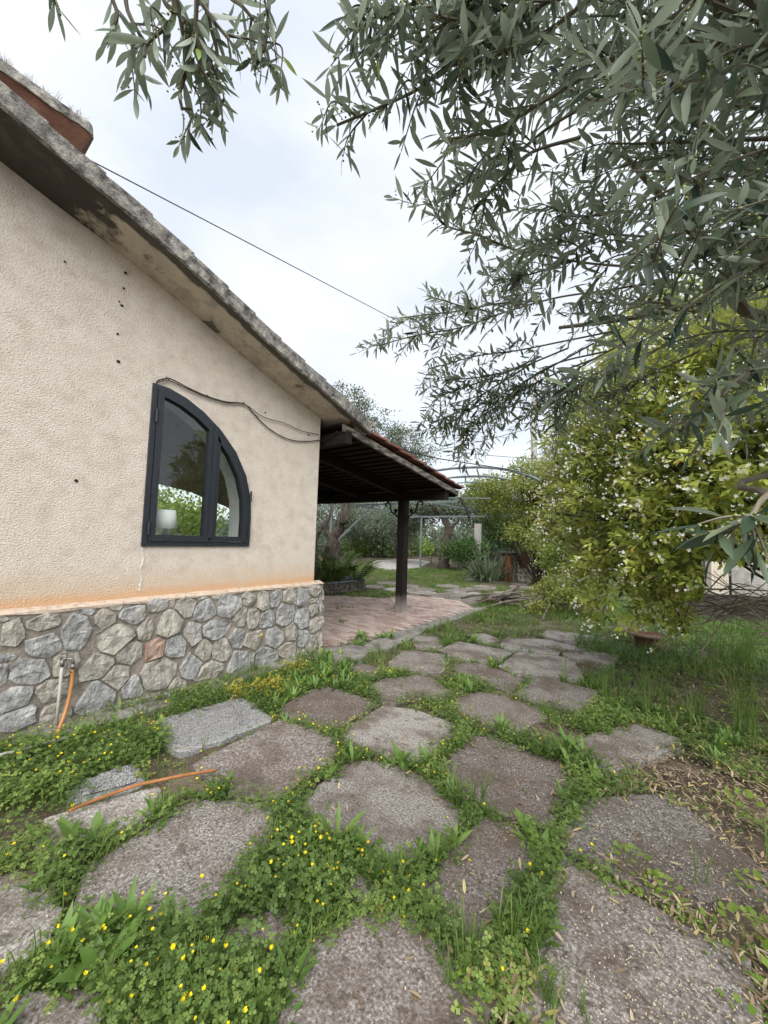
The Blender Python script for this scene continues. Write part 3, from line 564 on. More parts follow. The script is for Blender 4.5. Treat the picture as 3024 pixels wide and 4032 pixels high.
tag(mb.build('cable', m_blk, None), 'black cable pair sagging across the stucco above the arched window', 'cable')
tag(MB().tube(spline([(-3.62, 3.75, 3.02), (-3.4, 5.2, 2.86), (-2.9, 8.6, 3.05), (-3.2, 14.3, 3.4)], 6), .010, 6).build('overhead_cable', m_blk), 'black cable running out from under the roof end above the porch tiles', 'cable')
lamp = thing('table_lamp', 'white shaded table lamp standing on the sill behind the arched window', 'lamp', (-4.03, 1.63, 1.378))
m_shade = leafmat('white_lamp_shade', [(0, (.86, .86, .84)), (1, (.86, .86, .84))], transl=.08, rough=.8)
MB().lathe((-4.03, 1.63, 1.378), [(.05, 0), (.05, .012), (.02, .02), (.03, .06), (.035, .08), (.02, .11), (.012, .13), (.012, .19)], 16).build('base', m_iron, lamp, True)
MB().lathe((-4.03, 1.63, 1.378), [(.102, .145), (.083, .325), (.080, .325), (.099, .145)], 24).build('lamp_shade', m_shade, lamp, True)
fx = -3.74; tapz = .50
gt = thing('garden_tap', 'brass garden tap on a grey standpipe against the stone base', 'tap', (fx, .845, 0))
m_pipe = mat('grey_plastic_pipe', [(.3, (.36, .35, .31)), (.7, (.47, .45, .41))], scale=20, rough=.6)
m_met = mat('tarnished_brass', [(.3, (.12, .11, .10)), (.7, (.28, .26, .24))], scale=25, rough=.45, metal=.6)
MB().tube([(fx, .84, -.05), (fx, .845, .46)], .0105, 10).build('standpipe', m_pipe, gt, True)
MB().tube([(fx, .845, .45), (fx, .845, .50)], .014, 8).tube([(fx-.03, .845, .505), (fx+.02, .86, .505)], .013, 8).tube([(fx+.01, .865, .505), (fx+.02, .90, .50), (fx+.03, .905, .455)], .012, 8).tube([(fx+.03, .905, .46), (fx+.03, .905, .425)], .016, 8).tube([(fx+.02, .895, .425+.005), (fx+.032, .905, .40)], .013, 8).build('spout', m_met, gt, True)
MB().tube([(fx+.01, .87, .51), (fx+.01, .87, .545)], .006, 6).bar((fx+.01, .83, .547), (fx+.01, .91, .55), .012, .006).build('handle', m_met, gt)
m_hose = mat('orange_rubber_hose', [(.3, (.36, .155, .045)), (.7, (.50, .24, .08))], scale=12, rough=.5, bump=.1, spec=.4)
hp = spline([(fx+.03, .905, .43), (fx+.035, .905, .33), (fx+.05, .89, .2), (fx+.10, .85, .08), (fx+.19, .79, -.0), (fx+.27, .73, -.01)], 6)
tag(MB().tube(hp, .0125, 10).build('garden_hose', m_hose, smooth=True), 'orange hose hanging from the garden tap down to the weeds', 'hose')
p = [gz(u, v, .04) for u, v in ((270, 3195), (330, 3168), (440, 3126), (540, 3092), (640, 3070), (740, 3050), (850, 3032))]
tag(MB().tube(spline(p, 5), .009, 10).build('garden_hose', mat('faded_orange_hose', [(.3, (.17, .075, .035)), (.5, (.30, .125, .045)), (.7, (.40, .19, .085))], scale=14, rough=.75), smooth=True), 'orange hose length lying on the ground among the clover', 'hose')
tag(MB().tube([gz(-60, 2990, .05), gz(110, 2945, .05), gz(262, 2905, .045)], .011, 8).build('water_pipe', m_pipe, smooth=True), 'pale water pipe lying at the foot of the stone base', 'pipe')
# ================================================================== POLE, WIRES, FAR HOUSE, PERGOLA
m_cpole = mat('pole_concrete', [(.3, (.26, .25, .225)), (.7, (.38, .37, .34))], scale=6, bump=.3)
pp = gz(2100, 2215); pp = pp*(19.5/np.linalg.norm(pp[:2])); pp[2] = 0
up_ = thing('utility_pole', 'grey concrete utility pole rising behind the vine pergola', 'pole', pp)
MB().tube([pp, pp+[0, 0, 9.6]], [.17, .12], 14).build('shaft', m_cpole, up_, True)
MB().bar(pp+[-.5, -.3, 9.0], pp+[.5, .3, 9.0], .07, .07).build('crossarm', mat('galvanised_steel', [(.3, (.2, .2, .2)), (.7, (.3, .3, .3))], rough=.5, metal=.5), up_)
MB().box(pp+[-.17, -.17, 3.82], pp+[.1, -.1, 4.05]).build('junction_box', m_gry, up_)
def wire(pts, r, label): tag(MB().tube(spline(pts, 6), r, 5).build('overhead_wire', m_gry), label, 'wire')
A0 = at(425, 668, 5.2); q = pp+[0, 0, 9.05]
wire([A0+(A0-q)*.1, A0, A0*.6+q*.4+[0, 0, -.12], A0*.3+q*.7+[0, 0, -.10], q], .0065, 'twisted overhead wire from behind the roof edge to the pole top')
wire([at(1500, 1812, 17), at(1845, 1748, 18), at(2095, 1686, 19.3), at(2350, 1630, 22), at(2700, 1550, 26)], .014, 'upper thin wire sloping up to the right behind the pole')
wire([at(1700, 1770, 17), at(1840, 1786, 18), at(2095, 1806, 19.2), at(2300, 1818, 22), at(2700, 1830, 26)], .014, 'lower thin wire nearly level across the concrete pole')
fh = thing('far_house', 'distant white house with a red tiled roof beyond the garden', 'house', (-9.5, 41, 0))
fb_ = np.array((-10.6, 40.5, 0))
MB().box(fb_+[-2.6, -2, 0], fb_+[3.0, 4, 4.05]).build('wall', mat('white_plaster', [(.3, (.66, .64, .6)), (.7, (.75, .73, .7))]), fh)
MB().add([fb_+np.array(t) for t in ((-3.0, -2.4, 4.06), (3.4, -2.4, 4.06), (3.4, 4.4, 4.06), (-3, 4.4, 4.06), (-2.0, 1, 5.5), (2.6, 1, 5.5))], [(0, 1, 5, 4), (1, 2, 5), (2, 3, 4, 5), (3, 0, 4), (3, 2, 1, 0)]).build('roof', mat('far_red_tiles', [(.3, (.35, .12, .07)), (.7, (.5, .2, .13))], scale=3, bump=.4), fh)
for x in (-1.5, .5, 2.2): MB().box(fb_+[x-.4, -2.03, 1.4], fb_+[x+.4, -1.99, 2.7]).build('window', m_glass if 0 else m_fr, fh)
m_steel = mat('weathered_grey_green_steel', [(.3, (.10, .125, .125)), (.6, (.17, .20, .20)), (.75, (.26, .26, .24))], scale=9, rough=.55, metal=.2)
perg = thing('pergola', 'grey green steel pergola frame with an arched hoop beyond the porch', 'pergola', (-7, 14, 0))
P1 = np.array((-10.55, 16.3, 0)); P2 = np.array((-4.35, 14.4, 0)); zt = 2.6
def post(p, h, r=.05, m_=None, name='post'): MB().tube([p, p+np.array([0, 0, h])], r, 10).build(name, m_ or m_steel, perg)
post(P1, zt); MB().box(P2-[.1, .1, 0], P2+[.1, .1, 3.4]).build('post', m_wood, perg)
post(np.array((-2.2, 16.3, 0)), zt); post(np.array((-9.4, 9.0, 0)), 2.75)
def rail(a, b, wd=.05): MB().bar(a, b, wd, wd*1.2).build('rail', m_steel, perg)
rail(P1+[-1.5, 0, zt], (-1.5, 16.3, zt), .06); rail((-10.8, 9.9, 2.60), (-5.2, 9.9, 2.60), .05); rail((-9.4, 9.0, 2.66), (-10.55, 16.3, 2.62)); rail((-6.2, 9.9, 2.62), (-6.4, 16.3, 2.62)); 
MB().bar((-9.35, 9.02, 1.17), (-8.35, 9.9, 2.58), .07, .07).build('brace', m_steel, perg)
hv = [pl(u, v, 1, 9) for u, v in ((1690, 1857), (1745, 1849), (1800, 1843), (1900, 1840), (2000, 1850), (2080, 1872), (2130, 1894))]
hoop = [(-5.62, 8.6, 3.0)]+hv+[(-2.2, 9, 2.55), (-2.0, 9, 2.1)]
MB().tube(spline(hv, 6), .034, 8).build('hoop', m_steel, perg, True)
hv2 = [pl(u, v, 1, 12.5) for u, v in ((1700, 1893), (1780, 1880), (1860, 1874), (1930, 1876), (2010, 1890))]
MB().tube(spline(hv2, 6), .03, 8).build('hoop', m_steel, perg, True)
MB().tube(spline([pl(u, v, 1, 12.5) for u, v in ((1780, 1930), (1815, 1965), (1838, 2010), (1848, 2040))], 5), .04, 8).build('hoop', m_iron, perg, True)
rail(pl(1770, 1882, 1, 12.5), pl(1935, 1876, 1, 12.5), .03); rail(pl(1800, 1902, 1, 12.5), pl(1900, 1896, 1, 12.5), .03); rail(pl(1770, 1960, 1, 12.5), pl(1930, 1962, 1, 12.5), .03)
MB().bar(P2+[0, 0, 3.25], (-2.6, 13.6, 3.55), .12, .16).build('timber_beam', mat('grey_timber', [(.3, (.10, .075, .055)), (.7, (.2, .16, .13))], scale=6, stretch=(.5, 5, 5)), perg)
MB().bar(P2+[.05, 0, 2.9], (-3.0, 13.4, 2.15), .09, .09).build('brace', m_wood, perg)
cp = gz(1880, 2200); cp = cp*(20/np.linalg.norm(cp[:2])); cp[2] = 0
MB().box(cp-[.13, .13, .1], cp+[.13, .13, 2.35]).build('concrete_post', m_cpole, perg)
# ================================================================== PLANTS
m_bark = mat('olive_bark', [(.3, (.035, .028, .023)), (.55, (.095, .078, .062)), (.75, (.20, .17, .14))], scale=7, bump=1, bscale=16, bdist=.05, stretch=(2.2, 2.2, .6))
m_twig = mat('pale_twig', [(.3, (.10, .09, .065)), (.7, (.20, .18, .135))], scale=15)
m_dtwig = mat('dark_twig', [(.3, (.03, .024, .016)), (.7, (.075, .06, .04))], scale=15)
m_olive = leafmat('olive_leaf', [(0, (.020, .042, .026)), (.4, (.068, .108, .064)), (.7, (.15, .20, .115)), (.93, (.29, .34, .21)), (1, (.28, .38, .09))], back=(.26, .31, .23), transl=.36, rough=.32, spec=.5)
m_olfar = leafmat('far_olive_foliage', [(0, (.09, .125, .078)), (.6, (.17, .21, .14)), (1, (.30, .33, .24))], transl=.45)
m_vine = leafmat('vine_foliage', [(0, (.10, .14, .03)), (.5, (.24, .29, .065)), (.85, (.36, .37, .10)), (1, (.38, .30, .13))], transl=.45)
m_bright = leafmat('grapevine_foliage', [(0, (.10, .17, .03)), (.6, (.22, .32, .06)), (1, (.34, .42, .10))], transl=.45)
m_shrub = leafmat('dark_shrub_foliage', [(0, (.04, .08, .025)), (.6, (.08, .15, .04)), (1, (.16, .24, .065))], transl=.35)
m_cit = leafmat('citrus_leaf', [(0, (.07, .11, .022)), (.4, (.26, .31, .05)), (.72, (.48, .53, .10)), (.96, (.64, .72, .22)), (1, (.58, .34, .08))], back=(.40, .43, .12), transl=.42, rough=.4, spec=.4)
m_clov = leafmat('clover_leaf', [(0, (.070, .118, .030)), (.5, (.155, .235, .058)), (.9, (.27, .345, .09)), (1, (.36, .32, .10))], transl=.38, rough=.55)
m_grass = leafmat('grass_blade', [(0, (.075, .14, .028)), (.6, (.145, .235, .05)), (.9, (.23, .31, .08)), (1, (.40, .34, .18))], transl=.4, rough=.5)
m_broad = leafmat('broad_weed_leaf', [(0, (.08, .155, .035)), (.6, (.155, .26, .055)), (1, (.24, .34, .09))], transl=.35, rough=.42)
m_mallow = leafmat('mallow_leaf', [(0, (.12, .21, .03)), (.6, (.21, .31, .05)), (1, (.32, .38, .08))], transl=.4)
m_yel = leafmat('yellow_petal', [(0, (.74, .58, .015)), (1, (.85, .74, .03))], transl=.3)
m_wht = leafmat('white_petal', [(0, (.78, .76, .68)), (1, (.84, .83, .78))], transl=.3)
m_mag = leafmat('magenta_petal', [(0, (.45, .06, .30)), (1, (.55, .12, .40))], transl=.3)
m_dry = leafmat('dry_leaf', [(0, (.14, .09, .05)), (.5, (.31, .23, .145)), (.9, (.44, .36, .24)), (1, (.50, .40, .10))], transl=.1, rough=.75)
m_bit = leafmat('pale_petal_bits', [(0, (.42, .36, .22)), (1, (.62, .57, .40))], transl=0, rough=.8)
m_fern = leafmat('fern_frond', [(0, (.045, .085, .02)), (.6, (.095, .155, .03)), (1, (.19, .24, .05))], transl=.35)
def crown(LV, ctr, rad, ncl, per, size, sig=.22, shell=.45, tm=None, outw=.5, stretch=None):
    ctr = np.array(ctr, float); d = NR.normal(0, 1, (ncl, 3)); d /= np.linalg.norm(d, axis=1, keepdims=True)
    r = (shell+(1-shell)*NR.uniform(0, 1, ncl)**.6)*(1+.18*np.sin(d[:, 0]*7+d[:, 1]*5+ctr[0])+.12*np.sin(d[:, 2]*9+ctr[1]*3)); C_ = ctr+d*r[:, None]*np.array(rad)
    s = sig*NR.uniform(.6, 1.3, ncl); P = np.repeat(C_, per, 0)+NR.normal(0, 1, (ncl*per, 3))*np.repeat(s, per)[:, None]*np.array([1, 1, .7])
    dirs = np.repeat(d, per, 0)*outw+NR.normal(0, .6, P.shape); R = frame(dirs, NR.normal(0, .6, P.shape)+[0, 0, .8])
    hue = np.repeat(NR.normal(0, .13, ncl), per)
    LV.add(tm, R, P, size*NR.uniform(.7, 1.3, len(P)), np.clip(NR.uniform(.1, .85, len(P))+hue, 0, 1)); return C_
kite = lambda w_: (np.array([(0, 0, 0), (-w_/2, .5, .06), (0, 1, 0), (w_/2, .5, .06)]), np.array([(0, 2, 1), (0, 3, 2)]))
t_far = kite(.42); t_round = kite(.7)
def tree(name, label, cat, base, trunk, crowns, lm, size, bark, group=None, tm=t_far, ntw=26, r0=.16, r1=.05, limbs=()):
    t = thing(name, label, cat, base, group); mb = MB().tube(spline(trunk, 5), list(np.linspace(r0, r1, (len(trunk)-1)*5+1)*(1+.18*NR.normal(0, .6, (len(trunk)-1)*5+1))), 10, jit=.16)
    for lb in limbs: mb.tube(spline(lb[0], 5), list(np.linspace(lb[1], lb[2], (len(lb[0])-1)*5+1)), 8, jit=.14)
    LV = Leaves(); ends = []
    for c, rad, ncl, per, sig in [(c_, r_, int(n_*1.6), int(p_*1.35), s_) for c_, r_, n_, p_, s_ in crowns]: ends.append((crown(LV, c, rad, ncl, per, size, sig, tm=tm), np.array(c)))
    for C_, c in ends:
        o = np.array(trunk[-1], float)
        for e in C_[NR.permutation(len(C_))[:ntw]]:
            mid = (o*.5+e*.5)+NR.normal(0, .12, 3)+[0, 0, -.1]; mb.tube(spline([o, mid, e], 3), list(np.linspace(r1*.55, .006, 7)), 5)
    mb.build('trunk', bark, t, True); LV.build('crown', lm, t); return t
# olive tree in the stone planter behind the porch
ob = np.array((-8.2, 7.75, .2))
ph = np.array((-7.85, 8.1, 2.6))
tree('olive_tree', 'gnarled olive tree standing in the raised stone planter beside the porch', 'olive tree', ob,
     [ob, ob+[-.02, .05, .5], ob+[.05, .08, .95], ob+[.0, .2, 1.25], ob+[.25, .35, 1.7], ph, ph+[.1, .4, .9]],
     [((-7.55, 9.0, 4.5), (1.15, 1.25, .75), 70, 46, .15), ((-8.15, 8.35, 5.45), (.62, .6, .68), 36, 34, .12), ((-7.0, 9.9, 4.0), (.7, .8, .55), 40, 38, .14), ((-8.6, 9.4, 3.6), (1.0, 1.0, .6), 36, 36, .2), ((-7.5, 9.6, 3.35), (1.2, 1.2, .5), 44, 40, .18)],
     m_olfar, .082, m_bark, r0=.21, r1=.085, ntw=22,
     limbs=[([ob+[.02, .2, 1.2], ob+[-.25, .1, 1.5], ob+[-.15, .2, 2.0], ob+[-.3, .3, 2.6]], .07, .03), ([ob+[-.2, -.1, 0], ob+[-.45, -.05, .7], ob+[-.5, 0, 1.2], ob+[-.25, .1, 1.75]], .11, .04), ([ob+[.0, .25, 1.45], ob+[.12, .3, 1.7], ob+[.1, .4, 2.3]], .05, .02)])
b2 = gz(1745, 2238)
def T2(u, v, d=0): return at(u, v, np.linalg.norm(b2-EYE)+d)
tree('olive_tree', 'olive tree with a twisted trunk on the grass beyond the steel pergola', 'olive tree', b2, [b2+[0, 0, -.1], T2(1750, 2190), T2(1758, 2120), T2(1768, 2085), T2(1748, 2045), T2(1738, 2010)],
     [(T2(1720, 1985, 1), (1.9, 1.9, .75), 90, 44, .22), (T2(1830, 2000, 1), (1.4, 1.6, .6), 60, 40, .22), (T2(1640, 2030, 2), (1.0, 1.4, .7), 36, 40, .2)], m_olfar, .13, m_bark, r0=.30, r1=.11, ntw=8,
     limbs=[([T2(1760, 2095), T2(1785, 2070), T2(1810, 2045)], .12, .05)])
# further garden trees
k = 0
for u, v, D, rx, rz, lm, lab in ((1330, 2035, 26, 2.4, 1.5, m_olfar, 'grey green olive tree seen left of the porch post, furthest back'), (1480, 2040, 30, 3.0, 1.7, m_olfar, 'broad olive tree seen between the brace and the porch post'),
        (1580, 2060, 24, 1.3, 1.2, m_olfar, 'small olive tree seen right behind the porch post'), (1930, 2010, 27, 2.6, 1.6, m_olfar, 'olive tree seen right of the bare concrete post'),
        (2010, 2075, 23, 1.8, 1.2, m_shrub, 'dark leafy tree behind the strap leaved plant'), (2180, 1900, 30, 1.7, 2.4, m_olfar, 'pale tall tree rising right of the utility pole'),
        (2330, 2080, 26, 2.2, 1.3, m_shrub, 'dark tree below the red roofed house')):
    c = at(u, v, D); g0 = np.array((c[0], c[1], -.1)); 
    tree('garden_tree', lab, 'tree', g0, [g0, g0+[.1, .1, max(.4, (c[2]-rz*.5)*.5)], np.array((c[0], c[1], max(.8, c[2]-rz*.5)))], [(c, (rx, rx, rz), int(60*rx), 44, .3)], lm, .15, m_bark, 'garden trees in the background', r0=.14, r1=.06, ntw=12)
# grapevines on wires
for i, (u, v, D, rx, rz, lab) in enumerate(((1440, 2090, 18, .9, .95, 'grapevine nearest the diagonal brace, pale green'), (1505, 2105, 17, .8, .75, 'grapevine with dark arms left of the porch post'), (1545, 2060, 17.5, .75, 1.0, 'tall pale grapevine just left of the porch post'),
        (1620, 2140, 20, .9, .6, 'low grapevine between the porch post and the steel post'), (1690, 2160, 24, 1.6, .6, 'low grapevine row right behind the steel post'), (1395, 2130, 17, .8, .7, 'grapevine above the fern, left of the patio'))):
    D, rx, rz = D*1.25+9, rx*1.65, rz*1.5; c = at(u, v, D); g0 = np.array((c[0], c[1], -.05)); hh = max(.5, c[2]-rz*.2)
    tree('grapevine', lab, 'grapevine', g0, [g0, g0+[.05, .02, .4], g0+[.1, .05, hh]], [(c, (rx, rx, rz), 17, 24, .34), ((c[0], c[1], .4), (rx, rx, .35), 9, 22, .3)], m_bright, .16, m_dtwig, 'grapevines behind the patio', tm=t_round, r0=.05, r1=.03, ntw=8,
         limbs=[([g0+[.1, .05, 1.3], g0+[.7, .4, 1.85], g0+[1.6, .8, 1.8]], .05, .025), ([g0+[.1, .05, 1.3], g0+[-.6, -.3, 1.8], g0+[-1.4, -.8, 1.9]], .05, .025)])
for u, D, h in ((1325, 18, 2.2), (1385, 19, 2.2), (1480, 17.6, 1.9), (1558, 18, 2.2), (1632, 22, 1.6), (1700, 25, 1.5), (1712, 22, 1.5)):
    D, h = max(D, 17)*1.1+9, h*1.5; p = at(u, 2200, D); p[2] = -.05; o = MB().tube([p, p+[0, 0, h]], .05, 6).build('vine_stake', m_dtwig, None)
    tag(o, {1325: 'dark stake behind the olive trunk in the planter', 1385: 'dark stake seen above the diagonal brace foot', 1480: 'dark stake in the middle of the grapevines', 1558: 'dark stake next to the porch post, on its left', 1632: 'thin dark stake between porch post and steel post', 1700: 'short stake left of the far olive trunk', 1712: 'weathered stake touching the far olive trunk on the left'}[u], 'stake', 'stakes among the grapevines')
# vine over the pergola, shrubs
def bush(name, label, cat, cs, lm, size, tm=t_round, base=None, per=48, sig=.2, stem=m_dtwig, group=None):
    c0 = np.array(cs[0][0]); g0 = np.array(base if base is not None else (c0[0], c0[1], -.05), float); t = thing(name, label, cat, g0, group); LV = Leaves(); mb = MB()
    for c, rad, ncl in cs:
        C_ = crown(LV, c, rad, int(ncl*1.45), per, size, sig, tm=tm)
        for e in C_[::12]:
            s = g0+[RND.gauss(0, .1), RND.gauss(0, .1), 0]; mb.tube(spline([s, (s+e)/2+NR.normal(0, .1, 3), e], 3), list(np.linspace(.02, .005, 7)), 5)
    mb.build('stem', stem, t); LV.build('foliage', lm, t); return t
bush('climbing_vine', 'yellow green climbing vine sprawling over the steel pergola', 'vine',
     [(at(2000, 1930, 15), (1.3, 1.2, .62), 70), (at(1900, 1950, 15.5), (.85, 1.0, .55), 44), (at(2110, 1905, 14.5), (.9, .9, .62), 50), (at(2190, 1880, 14), (.7, .8, .5), 36), (at(1990, 2010, 15), (1.0, 1, .4), 36), (at(2110, 1990, 14.6), (.5, .5, .8), 30), (at(2120, 2080, 14.6), (.6, .6, .7), 32), (at(2060, 1800+40, 15), (.35, .4, .3), 12)], m_vine, .085, base=P2+[.2, -.3, 0], per=38, sig=.16)
bush('shrub', 'yellow brown shrub leaning over the log planter', 'shrub', [(at(2100, 2100, 14.2), (.8, .8, .42), 40), (at(2190, 2110, 13), (.7, .7, .65), 40)], m_vine, .085, base=gz(2130, 2290), sig=.16)
bush('shrub', 'light green leafy shrub between the log planter and the citrus', 'shrub', [(at(2200, 2210, 11.5), (.38, .5, .25), 22), (at(2240, 2140, 11), (.4, .5, .4), 22)], m_bright, .085, base=gz(2160, 2330), sig=.12)
bush('shrub', 'low spreading green shrub right of the stick pile', 'shrub', [(at(2190, 2320, 10.2), (.5, .5, .16), 24), (at(2270, 2290, 10), (.45, .5, .26), 26), (at(2130, 2395, 9.3), (.3, .34, .10), 14), (at(2250, 2360, 9.2), (.42, .4, .15), 18)], m_vine, .06, base=gz(2150, 2380), sig=.11)
bush('shrub', 'dark green round shrub beside the far olive trunk', 'shrub', [(at(1820, 2172, 19.5), (.75, .8, .5), 40), (at(1865, 2160, 20.5), (.7, .8, .55), 34)], m_shrub, .10)
bush('young_vine', 'small young vine on a thin stem left of the far olive', 'vine', [(at(1685, 2165, 17.5), (.3, .3, .17), 14)], m_bright, .1, base=gz(1700, 2220), per=24, sig=.08)
bush('shrub', 'bright green shrub seen through the arched window, behind the room', 'shrub', [((-11.5, 4.7, 1.1), (1.3, 1.0, 1.2), 70), ((-13.5, 5.6, 1.5), (1.6, 1.3, 1.5), 80)], m_bright, .12, sig=.2)
# ---- far wood that closes the garden
LV = Leaves()
for i in range(190):
    a = RND.uniform(-85, 32); D = RND.uniform(31, 55); c = np.array((D*math.sin(math.radians(a)), D*math.cos(math.radians(a)), 0)); h = RND.uniform(1.7, 3.3)*(D/45)
    crown(LV, c+[0, 0, h*.5], (RND.uniform(2, 4), RND.uniform(2, 4), h*.62), 24, 26, .42, .5, tm=t_far)
tag(LV.build('far_wood', m_olfar), 'hazy grey green belt of trees along the end of the garden', 'wood', kind='stuff')
# ---- raised stone planter with fern and strap plants
m_pst = {'t': mat('dark_planter_stone', [(.3, (.05, .045, .035)), (.55, (.12, .11, .09)), (.75, (.23, .21, .18))], scale=12, bump=1, bscale=25, bdist=.02)}; m_pst['g'] = m_pst['t']
pa, pb = np.array((-7.28, 6.60, 0)), np.array((-7.20, 8.25, 0)); pd = _n(pb-pa); pn = np.array((pd[1], -pd[0], 0))
plant = thing('stone_planter', 'raised bed of dark rubble stones with a slate edge beside the terrace', 'planter', pa)
core = MB()
pp_ = [pa, pb, pb+[-.25, .35, 0], pb+[-.9, .6, 0], pa+[-2.2, 1.6, 0], pa+[-2.2, -.2, 0]]
core.prism(np.array([p[:2]-pn[:2]*.06 for p in pp_]), -.05, .27, 0).build('core', mat('planter_soil', [(.3, (.03, .025, .02)), (.7, (.08, .065, .05))], scale=9, bump=.6), plant)
for row, z in enumerate((.045, .135, .225)):
    x = -.05+row*.05
    while x < 1.72:
        w2 = RND.uniform(.05, .095); stone(plant, (x+w2, z), w2, .048, 't', pa-pn*.06, pd, ez, pn, [], depth=.05, mats=m_pst); x += 2*w2+.012
pe = _n(pp_[2]-pp_[1]); pen = np.array((pe[1], -pe[0], 0))
for row, z in enumerate((.045, .135, .225)):
    for k in range(3): stone(plant, (.07+k*.14, z), .066, .048, 't', pb-pn*.06, pe, ez, pen, [], depth=.05, mats=m_pst)
m_slate = mat('slate_edge', [(.3, (.09, .095, .10)), (.7, (.2, .205, .21))], scale=8, bump=.3)
for k in range(3): MB().prism(np.array([(pa+pd*(.3+k*.36)+pn*.03)[:2], (pa+pd*(.645+k*.36)+pn*.035)[:2], (pa+pd*(.645+k*.36)-pn*.25)[:2], (pa+pd*(.3+k*.36)-pn*.24)[:2]]), .275, .302, .005).build('slate', m_slate, plant)
def frond_t(n=15, Ln=.7):
    P = []
    for i in range(n):
        t = (i+1)/n; y = t*Ln*.96; z = .30*Ln*math.sin(t*2.2)-.10*Ln*t*t; wv = Ln*.17*math.sin(math.pi*min(1, t*.9+.1))**.7+.004
        for s in (-1, 1):
            v, f = leaf_t(wv, wv*.30, .25, .1, 1); v = v @ rotz(-s*1.15).T; P.append((v+[0, y, z], f, 0))
    ys_ = np.linspace(0, Ln, 7); z_ = [.30*Ln*math.sin(y/Ln*2.2)-.1*Ln*(y/Ln)**2 for y in ys_]
    v = np.array([(s*.004, y, z) for y, z in zip(ys_, z_) for s in (-1, 1)]); f = np.array([q for i in range(6) for q in ((2*i, 2*i+1, 2*i+3), (2*i, 2*i+3, 2*i+2))]); P.append((v, f, -.2)); return join_t(P)
def strap_t(Ln, W, arch, n=6):
    V = []; F_ = []
    for i in range(n+1):
        t = i/n; wv = W/2*(1-t**2.2)*(.6+.4*min(1, t*5)); y = Ln*t*(1-.28*arch*t); z = arch*Ln*(.62*t-.75*t*t)+(1-arch)*Ln*.85*t*(1-.15*t)
        V += [(-wv, y, z+.25*wv), (0, y, z), (wv, y, z+.25*wv)]
        if i: b = 3*i; F_ += [(b-3, b-2, b+1), (b-3, b+1, b), (b-2, b-1, b+2), (b-2, b+2, b+1)]
    return np.array(V), np.array(F_)
def leafy(t, name, tms, lm, n, ctr, spread, sc, tilt=(.2, .9), parent=None):
    """n leaf objects of one plant, sharing a few meshes"""
    ps = []
    for q, tm in enumerate(tms):
        for r in (.2, .5, .8): 
            me = raw(name, tm[0], tm[1], lm, t, rnd=np.clip(r+(tm[2] if len(tm) > 2 else 0), 0, 1), local=True); ps.append(me)
    for k in range(n):
        a = RND.uniform(0, 6.283); e = RND.uniform(*tilt); R = rotz(a) @ rotx(e); rr_ = spread*math.sqrt(RND.random())*.5
        T = np.array(ctr)+[-math.sin(a)*rr_, math.cos(a)*rr_, 0]; s = sc*RND.uniform(.65, 1.2)
        if k < len(ps): ps[k].matrix_local = Matrix.Translation(T-BASE[t.name]) @ Matrix(R.tolist()).to_4x4() @ Matrix.Scale(s, 4)
        else: share(RND.choice(ps), name, t, T, R, s)
fr = frond_t(); straps = [strap_t(.6, .035, .9), strap_t(.6, .04, .6), strap_t(.6, .03, .3)]
for (x, y), n_, s, lab in (((-7.75, 7.75), 44, 1.5, 'tall dark fern clump against the olive trunk in the planter'), ((-7.42, 8.15), 36, 1.25, 'fern arching over the rounded end of the planter'), ((-7.5, 7.35), 24, .8, 'smaller pale fern at the planter edge in front of the tall fern')):
    t = thing('fern', lab, 'fern', (x, y, .27), 'ferns in the planter'); leafy(t, 'frond', [fr], m_fern, n_, (x, y, .27), .25, s, (.15, .8))
for (x, y), lab in (((-7.62, 6.78), 'spiky strap leaved plant at the house end of the planter'), ((-7.45, 7.12), 'strap leaved plant spilling over the slate edge')):
    t = thing('strap_plant', lab, 'plant', (x, y, .27), 'strap plants in the planter'); leafy(t, 'leaf', straps, m_fern, 46, (x, y, .27), .2, .85, (.05, .7))
sx = gz(1920, 2285); t = thing('agapanthus', 'large clump of arching grey green strap leaves beside the log planter', 'plant', sx)
leafy(t, 'leaf', [strap_t(1, .075, .9), strap_t(1, .07, .6), strap_t(1, .07, .25)], leafmat('strap_leaf', [(0, (.06, .10, .045)), (.6, (.12, .165, .085)), (1, (.24, .28, .17))], transl=.2), 130, sx, 1.2, 1.15, (-.1, .8))
# ---- hollow log planter, clay pot on stones, stick pile
lg = gz(2005, 2288); t = thing('log_planter', 'upright hollow log with a split reddish side and a bark lid', 'log planter', lg)
m_log = mat('split_log', [(.3, (.05, .024, .014)), (.5, (.16, .065, .03)), (.62, (.20, .13, .09)), (.75, (.30, .25, .2))], scale=4, bump=1, bscale=14, bdist=.04, stretch=(3, 3, .35))
m_grey = mat('weathered_log', [(.3, (.06, .05, .042)), (.6, (.17, .15, .13)), (.75, (.28, .26, .23))], scale=5, bump=1, bscale=16, bdist=.04, stretch=(3, 3, .35))
for k in range(9):
    a = k*2*math.pi/9+.2; r = .24; p = lg+[math.cos(a)*r, math.sin(a)*r, 0]; h = RND.uniform(.95, 1.12)
    MB().tube([p+[0, 0, -.05], p+[RND.gauss(0, .015), RND.gauss(0, .015), h*.5], p+[RND.gauss(0, .02), RND.gauss(0, .02), h]], [.11, .085, .095], 8, jit=.2).build('stave', m_grey if k in (5, 8, 0) else m_log, t)
MB().lathe(lg+[0, 0, 1.07], [(.02, -.02), (.34, -.03), (.37, 0), (.33, .035), (.15, .06), (.0, .065)], 14).build('lid', m_grey, t)
pq = lg+[.42, .35, 0]; t = thing('stone_pedestal', 'small rubble stone pedestal under the clay pot', 'pedestal', pq)
